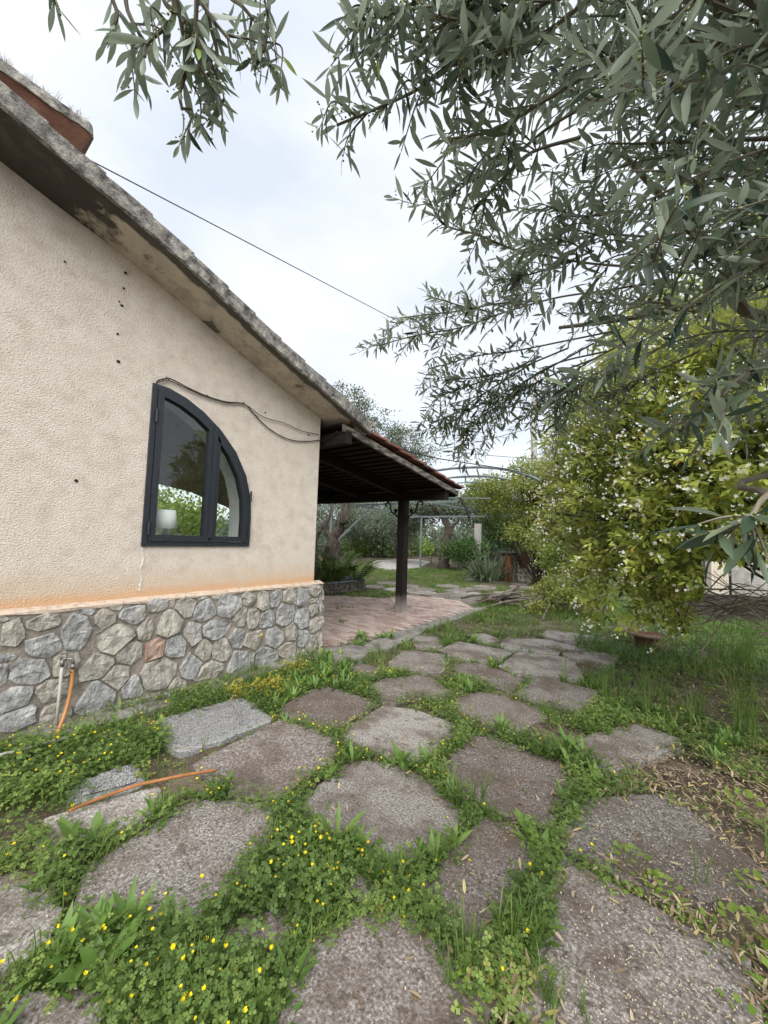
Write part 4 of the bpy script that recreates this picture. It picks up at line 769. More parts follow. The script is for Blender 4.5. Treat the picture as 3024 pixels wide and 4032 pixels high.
MB().box(pq+[-.22, -.22, -.05], pq+[.22, .22, .52]).build('core', m_mort, t)
vd = _n(np.array((-pq[0], -pq[1], 0))); vu = np.array((-vd[1], vd[0], 0))
for z in (.08, .25, .42):
    for x in (-.17, 0, .17): stone(t, (x+RND.gauss(0, .02), z), .085, .085, RND.choice('tgl'), pq+vd*.23, vu, ez, vd, [], depth=.06)
t = thing('flower_pot', 'terracotta flower pot on the stone pedestal behind the log planter', 'pot', pq+[0, 0, .53])
m_pot = mat('terracotta_pot', [(.3, (.26, .10, .06)), (.7, (.38, .17, .11))], scale=6, bump=.3)
MB().lathe(pq+[0, 0, .525], [(.15, 0), (.235, .40), (.26, .40), (.265, .50), (.22, .50), (.2, .44)], 20).build('body', m_pot, t, True)
bush('potted_plant', 'small leafy plant growing in the terracotta pot', 'plant', [(pq+[0, 0, 1.12], (.22, .22, .12), 10)], m_vine, .07, base=pq+[0, 0, .9], per=20, sig=.05)
sp = np.array((-3.55, 9.15, 0)); t = thing('stick_pile', 'heap of cut branches lying at the edge of the brick terrace', 'stick pile', sp)
m_stick = mat('dry_stick', [(.3, (.07, .055, .042)), (.6, (.19, .16, .13)), (.75, (.36, .32, .27))], scale=9, bump=.5, stretch=(1, 1, 1))
for k in range(34):
    a = RND.gauss(.55, .55); ln = RND.uniform(.5, 1.1); c = sp+[RND.gauss(0, .30), RND.gauss(0, .28), .05+.30*RND.random()*math.exp(-k/40)]
    d = np.array((math.cos(a)*.8, math.sin(a)*.8, RND.gauss(.18, .22))); r = RND.uniform(.012, .03); p0, p1 = c-d*ln/2, c+d*ln/2; p0[2] = max(p0[2], r); p1[2] = max(p1[2], r)
    MB().tube(spline([p0, (p0+p1)/2+[RND.gauss(0, .03), RND.gauss(0, .03), RND.gauss(0, .02)], p1], 3), [r*RND.uniform(.8, 1.15) for _ in range(7)], 6).build('stick', m_stick, t)
for (u, v), lab in (((2135, 2440), 'single pale stick leaning on the ground right of the stick pile'), ((1990, 2370), 'pale forked stick standing at the right end of the stick pile')):
    p = gz(u, v); tag(MB().tube(spline([p+[0, 0, .0], p+[.05, .1, .16], p+[.08, .25, .30]], 3), [.02, .02, .018, .016, .015, .014, .012], 6).build('stick', m_stick), lab, 'stick')
# ---- edging bricks, black pot, clay bowl, brush heap under the citrus
for k in range(3):
    p = np.array((-2.05, 9.95, 0))*(1-k/2)+np.array((-1.55, 10.05, 0))*k/2
    tag(MB().bar(p+[-.08, 0, .035], p+[.08, RND.gauss(0, .02), .05+RND.gauss(0, .01)], .1, .11).build('edging_block', m_conc), ('edging block at the left end of the short row under the citrus', 'edging block in the middle of the short row under the citrus', 'edging block at the right end of the row, nearest the citrus shade')[k], 'block', 'edging blocks under the citrus tree')
bp = gz(2655, 2470); MB_ = MB().lathe(bp, [(.17, 0), (.22, .42), (.235, .42), (.235, .46), (.2, .46), (.17, .1)], 18)
tag(MB_.build('planting_pot', mat('black_plastic', [(.3, (.012, .012, .012)), (.7, (.025, .025, .024))], rough=.5), smooth=True), 'black plastic planting pot standing in shade under the citrus', 'pot')
q = gz(2545, 2570, -.1); t = thing('clay_bowl', 'sunken brown clay bowl with a piece of curved pale bark on its rim', 'bowl', q)
MB().lathe(q, [(.12, -.02), (.13, .14), (.17, .24), (.22, .28), (.20, .28), (.10, .2)], 20).build('body', mat('old_brown_clay', [(.3, (.10, .045, .03)), (.7, (.20, .10, .065))], scale=7, bump=.4), t, True)
ang = np.linspace(2.7, 5.6, 12); MB().tube([q+[.27*math.cos(a), .27*math.sin(a), .29+.05*math.sin((a-2.7)*2)*(a < 3.4)] for a in ang], [.016]+[.026]*10+[.012], 7).build('bark_rim', mat('pale_bark', [(.3, (.22, .16, .11)), (.7, (.38, .31, .23))], scale=9, bump=.5), t, True)
hb = at(2850, 2400, 6.2); t = thing('brush_heap', 'tangle of thin dry branches lying beneath the citrus tree', 'brush heap', (hb[0], hb[1], 0))
mb = MB(); m_brush = mat('dry_branch', [(.3, (.16, .125, .095)), (.7, (.36, .30, .24))], scale=9)
for k in range(55):
    a = RND.gauss(.1, .8)+(math.pi if RND.random() < .3 else 0); ln = RND.uniform(.5, 1.3); c = hb+[RND.gauss(.15, .36), RND.gauss(0, .45), RND.gauss(0, .09)]; c[2] = max(.08, c[2])
    d = np.array((math.cos(a), math.sin(a), RND.gauss(.05, .35))); mb.tube(spline([c-d*ln/2, c+NR.normal(0, .09, 3)+[0, 0, .07], c+d*ln/2+[0, 0, RND.gauss(0, .15)]], 4), list(np.linspace(RND.uniform(.006, .012), .003, 9)), 5)
mb.build('branches', m_brush, t)
# ---- wire fence, rendered wall and blue tarpaulin at the right edge
fa, fb2 = at(2700, 2330, 10.5), at(3250, 2330, 11.5); fa[2] = fb2[2] = 0
fwv = fb2-fa; t = thing('wire_fence', 'wire mesh fence on thin black posts at the right edge of the garden', 'fence', fa)
MB().bar(fa+[0, 0, .26], fb2+[0, 0, .26], .16, .56).build('footing_wall', mat('dark_damp_concrete', [(.3, (.03, .026, .022)), (.7, (.085, .075, .065))], scale=4, bump=.5), t)
for k in range(4): p = fa+fwv*(.02+.32*k); MB().tube([p, p+[0, 0, 1.75]], .022, 6).build('post', m_iron, t)
mb = MB()
for k in range(46): p = fa+fwv*k/45; mb.tube([p+[0, 0, .54], p+[0, 0, 1.7]], .0022, 3, False)
for z in np.arange(.56, 1.72, .055): mb.tube([fa+[0, 0, z], fb2+[0, 0, z]], .0022, 3, False)
tag(mb.build('wire_mesh', mat('fence_wire', [(.3, (.14, .13, .12)), (.7, (.26, .24, .22))]), t), kind='stuff')
wa, wb = at(2868, 2300, 13), at(3040, 2300, 13.6); wa[2] = wb[2] = 0
t = thing('garden_wall', 'pale rendered wall with a raised right part behind the wire fence', 'wall', wa)
m_pw = mat('stained_white_render', [(.3, (.20, .19, .17)), (.6, (.40, .385, .35)), (.75, (.52, .50, .46))], scale=5, bump=.4, detail=9)
MB().bar(wa+[0, 0, .7], wb+[0, 0, .7], .2, 1.9).build('panel', m_pw, t)
wc = at(2790, 2300, 12.7); wc[2] = 0; MB().bar(wc+[0, 0, .4], wa+[0, 0, .4], .18, 1.5).build('panel', mat('cream_render', [(.3, (.5, .44, .35)), (.7, (.6, .54, .44))], scale=4), t)
tb_ = at(3040, 2250, 11.9); tb_[2] = 0; t = thing('blue_tarpaulin', 'dark blue tarpaulin hanging at the far right beside the pale wall', 'tarpaulin', tb_)
V = [tb_+np.array((i*.12, .03*math.sin(i*1.9)+.02*math.sin(j*1.3+i), .45+j*.28)) for i in range(9) for j in range(5)]; V += [v+np.array((0, .03, 0)) for v in V]
f = [(5*i+j, 5*i+5+j, 5*i+6+j, 5*i+1+j) for i in range(8) for j in range(4)]; raw('sheet', V, f+[tuple(45+q for q in g_[::-1]) for g_ in f], mat('blue_sheet', [(.3, (.008, .012, .03)), (.7, (.018, .028, .065))], rough=.6), t, True)
# ================================================================== CITRUS TREE
cb = np.array((1.05, 5.5, 0)); cc = np.array((.36, 5.15, 2.38))
cit = thing('citrus_tree', 'big rounded citrus tree with yellow green leaves and white blossom on the right', 'citrus tree', cb)
mb = MB().tube(spline([cb+[0, 0, -.1], cb+[.05, 0, .5], cb+[.0, -.05, 1.1], cb+[-.1, -.1, 1.8]], 4), list(np.linspace(.10, .055, 13)), 9, jit=.12)
nsp = 3300; d = NR.normal(0, 1, (nsp, 3)); d /= np.linalg.norm(d, axis=1, keepdims=True)
lump = 1+.13*np.sin(d[:, 0]*5+1)*np.sin(d[:, 2]*6+d[:, 1]*4)+.07*np.sin(d[:, 1]*11+d[:, 2]*9)
rad = np.array((1.68, 1.55, 1.78)); rr_ = (.62+.40*NR.uniform(0, 1, nsp)**.55)*lump
d[:, :2] *= (1+.42*np.clip(-d[:, 2], 0, .8))[:, None]; SP = cc+d*rr_[:, None]*rad; keep = (SP[:, 2] > .66+.18*np.sin(SP[:, 0]*3)) & ~((SP[:, 0] > .10+.1*np.sin(SP[:, 2]*5)) & (SP[:, 2] < 1.42)); SP = SP[keep]; d = d[keep]
SD = d*[1, 1, .7]+NR.normal(0, .45, SP.shape)+[0, 0, .12]; SD /= np.linalg.norm(SD, axis=1, keepdims=True)
for i in [q_ for q_ in NR.permutation(len(SP)) if SP[q_][2] > 1.7][:90]:
    s = cb+[-.05, -.05, RND.uniform(.9, 1.8)]; e = SP[i]; mid = (s+e)/2+NR.normal(0, .12, 3)-[0, 0, .05]
    mb.tube(spline([s, mid, e, e+SD[i]*.12], 3), list(np.linspace(.017, .003, 10)), 4)
tmc = [leaf_t(1, .40, .12, .22, 2), leaf_t(1, .46, .3, .15, 2), leaf_t(1, .36, -.08, .3, 2)]
per = 13; LP, LD, LS, LR, LUP = [], [], [], [], []
for i in range(len(SP)):
    sl = RND.uniform(.16, .30); hue = RND.gauss(0, .13); ax = SD[i]; u_ = _n(np.cross(ax, NR.normal(0, 1, 3))); v_ = np.cross(ax, u_)
    for k in range(per):
        tt = (k+.5)/per; a = k*2.4; o = u_*math.cos(a)+v_*math.sin(a); LP.append(SP[i]+ax*sl*(tt-.5)+o*.008); LD.append(ax*(.45+.6*tt)+o*(1-.5*tt)+NR.normal(0, .15, 3))
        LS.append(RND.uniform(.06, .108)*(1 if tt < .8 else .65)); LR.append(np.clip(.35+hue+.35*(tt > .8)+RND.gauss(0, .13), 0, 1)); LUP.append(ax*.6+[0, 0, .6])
    if i % 3 == 0: mb.tube([SP[i]-ax*sl*.7, SP[i]+ax*sl*.5], [.004, .002], 3, False)
for k in range(9000):                                            # larger leaves in darker greens inside the crown
    e = NR.normal(0, 1, 3); e /= np.linalg.norm(e); p = cc+e*rad*RND.uniform(.45, .82)
    if p[2] < .6 or (p[0] > .1 and p[2] < 1.45): continue
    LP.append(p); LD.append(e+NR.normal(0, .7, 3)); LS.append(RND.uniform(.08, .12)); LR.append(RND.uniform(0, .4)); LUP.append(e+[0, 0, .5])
LP, LD, LS, LR, LUP = map(np.array, (LP, LD, LS, LR, LUP))
LR = np.where(NR.uniform(0, 1, len(LR)) < .012, 1, np.minimum(LR, .93))
R_ = frame(LD, LUP)
def split_leaves(root, name, P, R, S, r, tms, lm, n=300, stuff='foliage', inview=True):
    """the n leaves that show largest become leaf objects sharing a few meshes; the rest is one part"""
    c = (P-EYE) @ ROT; z = -c[:, 2]; uu = CX+F*c[:, 0]/np.maximum(z, .01); vv = CY-F*c[:, 1]/np.maximum(z, .01)
    ok = (z > .1) & (uu > 0) & (uu < 3024) & (vv > 0) & (vv < 4032); big = np.where(ok, S/np.linalg.norm(P-EYE, axis=1), 0)
    idx = np.argsort(-big)[:n]; m = np.ones(len(P), bool); m[idx] = False; which = NR.integers(0, len(tms), len(P))
    LV = Leaves()
    for q, tm in enumerate(tms): s = m & (which == q); LV.add(tm, R[s], P[s], S[s], r[s])
    tag(LV.build(stuff, lm, root), kind='stuff'); ps = []
    lo, hi = np.quantile(r[idx], [.1, .9])
    for tm in tms:
        for q in np.linspace(lo, hi, 4): ps.append(raw('leaf', tm[0], tm[1], lm, root, rnd=q, local=True))
    for k, i in enumerate(idx):
        if k < len(ps): ps[k].matrix_local = Matrix.Translation(P[i]-BASE[root.name]) @ Matrix(R[i].tolist()).to_4x4() @ Matrix.Scale(S[i], 4)
        else: share(ps[int(which[i])*4+RND.randrange(4)], 'leaf', root, P[i], R[i], S[i])
mb.build('trunk', m_dtwig, cit, True)
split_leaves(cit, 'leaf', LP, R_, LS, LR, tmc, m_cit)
pet = []
for a in range(5): v, f = leaf_t(.017, .0085, -.25, .2, 1); pet.append((v @ rotx(.5).T @ rotz(a*1.2566).T, f, RND.random()*.6))
v, f = leaf_t(.012, .006, 0, .4, 1); pet.append((v @ rotx(1.5).T, f, 0)); t_flow = join_t(pet)
nb = 760; oi = NR.choice(len(SP), nb, False, p=(lambda w_: w_/w_.sum())(np.where((SP[:, 2] < 3.2), 1., .35)*np.clip((np.linalg.norm((SP-cc)/rad, axis=1)-.72)*4, .02, 1)*np.where((SP-cc) @ np.array([-.3, -.95, 0]) > -.2, 1, .1))); FP = np.repeat(SP[oi]+SD[oi]*.17, 4, 0)+NR.normal(0, .028, (nb*4, 3))
FL = Leaves().add(t_flow, frame(NR.normal(0, 1, FP.shape), np.repeat(SD[oi], 4, 0)+NR.normal(0, .4, FP.shape)), FP, NR.uniform(.9, 1.45, len(FP)), NR.uniform(0, .6, len(FP)))
tag(FL.build('blossom', m_wht, cit), kind='stuff')
# ================================================================== OLIVE TREE OVERHEAD
tr0 = np.array((1.35, 1.75, 0)); oli = thing('olive_tree', 'olive tree whose leafy boughs hang into view overhead on the right', 'olive tree', tr0)
mb = MB().tube(spline([tr0+[0, 0, -.1], tr0+[.05, 0, .6], tr0+[-.03, .03, 1.2], tr0+[.02, .05, 1.75]], 4), list(np.linspace(.17, .11, 13)), 12, jit=.14)
fork = tr0+[.02, .05, 1.7]
limbs = [[fork, fork+[-.25, .25, .4], at(3060, 1260, 2.0), at(2880, 1060, 1.75), at(2700, 880, 1.6), at(2450, 600, 1.55)],
         [fork, fork+[-.15, -.15, .5], at(3100, 300, 1.7), at(2800, -150, 1.5), at(2450, -260, 1.4), at(2000, -300, 1.3), at(1500, -300, 1.25), at(1000, -290, 1.2), at(600, -260, 1.15)],
         [fork, at(3080, 1050, 1.9), at(2800, 1180, 1.8), at(2500, 1250, 1.75), at(2200, 1290, 1.75)],
         [fork, fork+[-.3, .1, .25], at(3090, 1850, 1.15), at(3030, 1950, .85)], [fork, fork+[.2, .4, .7], fork+[.1, .8, 1.3]], [fork, fork+[.3, -.3, .7], fork+[.4, -.5, 1.4]]]
for lb, r in zip(limbs, (.028, .016, .020, .004, .05, .05)): k = (len(lb)-1)*4+1; mb.tube(spline(lb, 4), list(np.linspace(r, .006, k)), 7, jit=.1)
oP, oD, oU, oS, oR, bP = [], [], [], [], [], []; RISE = [.16]
def sprig(pts, r0=.003, lsz=.058, pair=.0145, dark=0, berries=.35, start=.0):
    P = spline(pts, 8); P = np.array(P); seg = np.linalg.norm(np.diff(P, axis=0), axis=1); s = np.concatenate([[0], np.cumsum(seg)]); Lt = s[-1]; rad_ = list(np.linspace(r0, .0009, len(P)))
    mb.tube(list(P), rad_, 4, False); x = start*Lt; par = 0; ref = NR.normal(0, 1, 3)
    while x < Lt+.001:
        p = np.array([np.interp(x, s, P[:, j]) for j in range(3)]); q = np.array([np.interp(min(x+.01, Lt), s, P[:, j]) for j in range(3)])-np.array([np.interp(max(x-.01, 0), s, P[:, j]) for j in range(3)]); d = _n(q)
        n1 = np.cross(d, ref); n1 = _n(n1) if np.linalg.norm(n1) > .05 else _n(np.cross(d, [0, 0, 1.])); n2 = np.cross(d, n1); o = n1 if par % 2 else n2; tt = x/Lt
        for sg in (-1, 1):
            if RND.random() < .2: continue
            dd = d*RND.uniform(.3, .95)+o*sg*RND.uniform(.7, 1.1)+np.array((0, 0, RISE[0]))+NR.normal(0, .16, 3); oP.append(p); oD.append(dd); oU.append(NR.normal(0, .45, 3)+[0, 0, .8]-o*sg*.2); oS.append(lsz*RND.uniform(.55, 1.22)*(1-.35*max(0, tt-.75)*4)); oR.append(np.clip(RND.gauss(.42+dark, .34), 0, .93) if RND.random() > .008 else 1)
            if RND.random() < berries:
                bl = RND.uniform(.012, .032); bd = _n(dd*.4+NR.normal(0, .5, 3)+[0, 0, -.6])
                for z in np.arange(.006, bl, .0085): bP.append(p+bd*z+NR.normal(0, .0022, 3))
        x += pair*RND.uniform(.8, 1.25); par += 1
    oP.append(P[-1]); oD.append(P[-1]-P[-3]); oU.append(np.array((0, 0, 1.))+NR.normal(0, .3, 3)); oS.append(lsz*.75); oR.append(.6)
def bough(px, D0, D1, side=7, sl=(.10, .22), lsz=.054, base=.3, r0=.0038, spread=.9):
    """a bough along a sight-line polyline; distances run from D0 at its base to D1 at its tip"""
    n = len(px); P = [at(u, v, D0+(D1-D0)*i/(n-1)) for i, (u, v) in enumerate(px)]; S_ = spline(P, 8); sprig(P[-max(2, n//2+1):], .0035, lsz); mb.tube(S_, list(np.linspace(r0, .0025, len(S_))), 5)
    for k in range(side):
        i = int(len(S_)*(base+(1-base)*(k+RND.random())/side)); i = min(i, len(S_)-2); d = _n(np.array(S_[i+1])-S_[i]); o = _n(np.cross(d, NR.normal(0, 1, 3))); ln = RND.uniform(*sl)
        e = S_[i]+(d*RND.uniform(.5, .9)+o*spread*RND.uniform(.4, .9)+np.array((0, 0, -.28)))*ln; sprig([S_[i], (S_[i]+e)/2+NR.normal(0, .012, 3)+[0, 0, .012], e], .0022, lsz*RND.uniform(.85, 1.08))
Z8 = lambda *p: [(1300+1.039*x, 1.039*y) for x, y in p]
Z1 = lambda *p: [(.678*x, .678*y) for x, y in p]
bough(Z8((900, -60), (600, 170), (420, 270), (330, 340), (180, 410), (25, 475)), 1.2, 1.1, 6, (.06, .11))
bough(Z8((1200, 150), (900, 330), (700, 450), (600, 500), (440, 530)), 1.1, 1.05, 7, (.07, .12))
bough(Z8((1100, 330), (850, 470), (720, 570), (600, 650), (500, 700)), 1.25, 1.2, 7, (.07, .13))
bough(Z8((950, 520), (760, 580), (650, 680), (580, 760)), 1.2, 1.15, 5, (.07, .12))
bough(Z8((1300, 1020), (1000, 1000), (820, 970), (680, 940), (560, 890), (430, 850), (375, 760)), 1.6, 1.4, 9, (.08, .16))
bough(Z8((1150, 800), (950, 820), (880, 800), (820, 780)), 1.5, 1.4, 5, (.08, .14))
bough(Z8((1300, 1060), (1050, 1100), (850, 1130), (640, 1190), (500, 1240), (330, 1270), (180, 1310)), 1.75, 1.65, 11, (.10, .19))
bough(Z8((800, 1140), (640, 1150), (480, 1180), (380, 1190), (260, 1205)), 1.75, 1.7, 8, (.10, .17))
bough(Z8((620, 1190), (560, 1170), (500, 1160), (400, 1130)), 1.75, 1.7, 4, (.08, .14))
bough(Z8((1100, 1250), (900, 1290), (700, 1330), (550, 1350), (370, 1400)), 1.8, 1.75, 9, (.10, .2))
bough(Z8((1000, 1300), (820, 1400), (660, 1490), (520, 1560), (400, 1640)), 1.85, 1.8, 10, (.10, .2))
bough(Z8((800, 1350), (620, 1430), (500, 1470), (420, 1500)), 1.8, 1.8, 7, (.10, .18))
bough(Z8((1150, 1280), (950, 1390), (830, 1480), (760, 1560)), 1.8, 1.75, 9, (.10, .18))
bough(Z8((1350, 1250), (1150, 1380), (1000, 1440), (900, 1480)), 1.7, 1.7, 8, (.10, .18))
for px in (((1150, -120), (800, 20), (560, 80), (400, 60)), ((950, -160), (650, -20), (480, 60), (330, 165)), ((1050, -60), (850, 100), (700, 180), (560, 235)), ((650, -160), (450, -40), (300, 20), (190, 70)), ((350, -130), (250, -20), (170, 60), (150, 130)), ((1000, -140), (780, -40), (640, 60), (600, 160)), ((780, -160), (600, -60), (520, 20), (500, 120))):
    bough(Z8(*px), 1.2, 1.1, 6, (.06, .12))
for px in (((1000, 1360), (800, 1440), (640, 1540), (560, 1640)), ((900, 1320), (700, 1400), (560, 1430), (430, 1440)), ((1200, 1340), (1000, 1420), (900, 1500), (850, 1560)), ((760, 1380), (600, 1480), (480, 1560), (400, 1600)), ((1050, 1330), (850, 1380), (720, 1460), (660, 1520)), ((1400, 1330), (1250, 1400), (1120, 1460), (1050, 1500)), ((700, 1500), (600, 1560), (520, 1620), (500, 1690)), ((1000, 950), (850, 1010), (720, 1050), (650, 1060)), ((950, 900), (820, 930), (740, 1000), (690, 1080))):
    bough(Z8(*px), 1.8, 1.75, 8, (.09, .17))
bough(Z8((1750, 1250), (1650, 1350), (1530, 1450), (1460, 1540)), .95, .8, 5, (.06, .11))
bough(Z8((1750, 1320), (1600, 1420), (1400, 1560), (1320, 1640)), 1.0, .9, 4, (.07, .11))
RISE[0] = -.25
for px, D0, D1, n_ in ((Z1((1000, -160), (1010, 60), (980, 140), (860, 250), (840, 330)), 1.05, 1.0, 7), (Z1((1150, -160), (1140, 120), (1150, 260), (1185, 470)), 1.0, .98, 8), (Z1((1020, -60), (1060, 180), (1085, 380), (1045, 540), (1058, 640)), 1.02, 1.0, 8), (Z1((1230, -120), (1200, 60), (1260, 300), (1240, 430)), 1.05, 1.0, 6),
                       (Z1((1560, -140), (1560, 40), (1550, 180), (1530, 300)), 1.05, 1.0, 5), (Z1((600, -120), (650, -10), (680, 90), (650, 170)), 1.1, 1.08, 4), (Z1((720, -100), (740, 60), (800, 180), (880, 300)), 1.1, 1.06, 6), (Z1((930, -120), (960, 20), (1050, 90), (1120, 160)), 1.05, 1.02, 6), (Z1((270, -130), (290, -60), (320, 30)), 1.1, 1.1, 0),
                       (Z1((1350, -140), (1330, -30), (1400, 30), (1470, 110)), 1.1, 1.05, 4), (Z1((1050, -100), (1170, 20), (1240, 120), (1330, 230)), 1.05, 1.0, 4)):
    bough(px, D0, D1, (n_+1)//3, (.04, .08), .050, .25)
# the nearest spray at the right edge
bough([(3180, 1840), (3010, 1960), (2960, 2030), (2900, 2075), (2790, 2100)], .62, .55, 0, lsz=.058, r0=.0032)
for e in ((2745, 2065), (2830, 2150), (2980, 2160), (3020, 2190)): sprig([at(2950, 2030, .58), at((2950+e[0])/2, (2030+e[1])/2-10, .57), at(*e, .56)], .002, .060, .022, berries=.6)
RISE[0] = -.02
# dense interior and the part of the crown that goes on above and beyond the frame
POLY = [(1750, -700), (1780, -50), (2080, 260), (2080, 620), (2060, 860), (1990, 1200), (2080, 1420), (2350, 1440), (2600, 1470), (2900, 1560), (3100, 1700), (3700, 1700), (4700, 800), (5000, -1600), (1700, -1700)]
c_in = tr0+[-.1, .1, 2.1]; cnt = 0
while cnt < 300:
    u, v = RND.uniform(1650, 4600), RND.uniform(-1500, 1700)
    if not inpoly(np.array([[u, v]], float), POLY)[0]: continue
    infr = u < 3100 and v > -80
    if not infr and RND.random() < .42: continue
    D = RND.uniform(.7, 2.2) if u > 2300 else RND.uniform(1.0, 1.9); D = max(D, .62+.00012*abs(v-2000)*(v < 600))
    tip = at(u, v, D); dr = _n(tip-c_in+NR.normal(0, .35, 3)); ln = RND.uniform(.16, .38); b0 = tip-dr*ln+[0, 0, .05]
    sprig([b0, (b0+tip)/2+[0, 0, .03], tip], .003, .057, .0165)
    for k in range(2):
        f_ = RND.uniform(.15, .8); s = b0+(tip-b0)*f_; e = s+(dr*.7+NR.normal(0, .5, 3)+[0, 0, -.25])*RND.uniform(.08, .17); sprig([s, (s+e)/2+[0, 0, .01], e], .002, .053, .0165, berries=.25)
    if cnt % 5 == 0: mb.tube(spline([c_in+NR.normal(0, .2, 3)+[-.1, .2, .2], (c_in+b0)/2+NR.normal(0, .08, 3), b0], 4), list(np.linspace(.014, .003, 9)), 5)
    cnt += 1
mb.build('branches', m_twig, oli)
oP, oD, oU, oS, oR = map(np.array, (oP, oD, oU, oS, oR)); okm = np.linalg.norm(oP-EYE, axis=1) > .42; oP, oD, oU, oS, oR = oP[okm], oD[okm], oU[okm], oS[okm], oR[okm]
lsh = lambda t_: min(1, (t_*2.6)**.8, ((1-t_)*2.7)**.6)
tmo = [leaf_t(1, .18, .14, .25, 4, lsh), leaf_t(1, .215, .30, .15, 4, lsh), leaf_t(1, .16, -.12, .35, 4, lsh)]
split_leaves(oli, 'leaf', oP, frame(oD, oU), oS, oR, tmo, m_olive)
bP = np.array(bP); bv_ = np.array([(0, 0, 1), (1, 0, 0), (0, 1, 0), (-1, 0, 0), (0, -1, 0), (0, 0, -1)])*.0024; bf = np.array([(0, 1, 2), (0, 2, 3), (0, 3, 4), (0, 4, 1), (5, 2, 1), (5, 3, 2), (5, 4, 3), (5, 1, 4)])
tag(Leaves().add((bv_, bf), yawR(len(bP), .4), bP, NR.uniform(.7, 1.2, len(bP)), NR.uniform(0, 1, len(bP))).build('flower_buds', leafmat('bud', [(0, (.16, .20, .06)), (1, (.27, .31, .10))], transl=0), oli), kind='stuff')
# ================================================================== WEEDS, GRASS, FLOWERS, LITTER
_g = NR.uniform(0, 1, (64, 64))
def vn(P, s):
    x, y = P[:, 0]*s+100, P[:, 1]*s+100; i, j = np.floor(x).astype(int), np.floor(y).astype(int); a, b = x-i, y-j; a = a*a*(3-2*a); b = b*b*(3-2*b); q = lambda k, l: _g[k % 64, l % 64]
    return (q(i, j)*(1-a)+q(i+1, j)*a)*(1-b)+(q(i, j+1)*(1-a)+q(i+1, j+1)*a)*b
def blade_t(h, wd, lean, n=4, x0=0, y0=0, a=0):
    V = []; F_ = []
    for i in range(n):
        t = i/n; V += [(-wd/2*(1-.35*t), lean*h*t*t, h*t), (wd/2*(1-.35*t), lean*h*t*t, h*t)]
        if i: b = 2*i; F_ += [(b-2, b-1, b+1), (b-2, b+1, b)]
    V.append((0, lean*h, h*(.97-.2*lean))); e = 2*n; F_.append((e-2, e-1, e)); V = np.array(V) @ rotz(a).T+[x0, y0, 0]; return V, np.array(F_)
def tuft_t(nb, h, wd, spread, lean=(.15, .8)):
    return join_t([(*blade_t(h*RND.uniform(.5, 1.1), wd*RND.uniform(.7, 1.2), RND.uniform(*lean), 4, RND.gauss(0, spread), RND.gauss(0, spread), RND.uniform(0, 6.28)), RND.gauss(0, .1)) for _ in range(nb)])
def clover_t(ns=9, R=.055, h=.065, lf=.0135):
    P = []
    for k in range(ns):
        a = RND.uniform(0, 6.28); r = R*math.sqrt(RND.random()); hh = h*RND.uniform(.35, 1.1); x, y = r*math.cos(a), r*math.sin(a); q = RND.gauss(0, .12)
        tl = rotx(RND.gauss(0, .45)) @ rotz(RND.uniform(0, 6.28)); s = RND.uniform(.7, 1.25)
        for j in range(3):
            v, f = kite(.95); v = v*lf*s; P.append(((v @ rotz(j*2.094).T) @ tl.T+[x, y, hh], f, q))
        v = np.array([(x*.3-.0008, y*.3, 0), (x*.3+.0008, y*.3, 0), (x, y, hh)]); P.append((v, np.array([(0, 1, 2)]), -.2))
    return join_t(P)
def rosette_t(nl, Ln, W, el=(.35, 1.2)):
    P = []
    for k in range(nl):
        v, f = leaf_t(Ln*RND.uniform(.6, 1.1), W*RND.uniform(.8, 1.2), RND.uniform(.1, .4), .25, 4, lambda t: min(1, .22+t*1.2)*min(1, (1-t)*2.4)**.8); P.append((v @ rotx(RND.uniform(*el)).T @ rotz(k*2.4+RND.uniform(-.4, .4)).T, f, RND.gauss(0, .12)))
    return join_t(P)
def mallow_t(nl, R, h, lf):
    P = []
    for k in range(nl):
        a = k*2.4; r = R*math.sqrt((k+.5)/nl); x, y, hh = r*math.cos(a), r*math.sin(a), h*(1-.6*(r/R)**2)*RND.uniform(.8, 1.15); V = [(0, 0, 0)]; n = 15; s = lf*RND.uniform(.7, 1.2)
        for j in range(n): b = j*2*math.pi*.93/(n-1)+.22; q = s*(.82+.18*abs(math.cos(b*2.5))); V.append((math.sin(b)*q, -math.cos(b)*q+s*.3, .12*s*math.cos(b*5)))
        f = np.array([(0, j, j+1) for j in range(1, n)]); tl = rotz(a-1.57) @ rotx(RND.gauss(.45, .35))
        P.append((np.array(V) @ rotz(RND.uniform(0, 6)).T @ tl.T+[x, y, hh], f, RND.gauss(0, .15))); P.append((np.array([(x*.2-.0012, y*.2, 0), (x*.2+.0012, y*.2, 0), (x, y, hh)]), np.array([(0, 1, 2)]), -.3))
    return join_t(P)
def sow(n, d0, d1, p=1.0, a0=-88, a1=26):
    """points on the ground seen from the gate, thinner with distance"""
    dd = d0+(d1-d0)*NR.uniform(0, 1, n)**p; aa = np.radians(NR.uniform(a0, a1, n)); return np.stack([dd*np.sin(aa), dd*np.cos(aa)], 1)
def in_slab(P, grow=0.):
    r = np.zeros(len(P), bool)
    for S_ in SLABS:
        c = S_.mean(0); v = S_-c; r |= inpoly(P, c+v*(1+grow/np.maximum(.1, np.linalg.norm(v, axis=1, keepdims=True))))
    return r
wallside = lambda P: (P[:, 0] > -3.77) | (P[:, 1] > 3.66)
def hard(P): return inpoly(P, bed) | inpoly(P, np.array(bord)) | inpoly(P, pat)
def shade(P): return np.clip((P[:, 0]+.75-.08*P[:, 1])/.5, 0, 1)     # 1 on the littered right side
plz = np.array([p[:2] for p in pp_])
def place(P): return np.concatenate([P, np.full((len(P), 1), -.03)], 1)
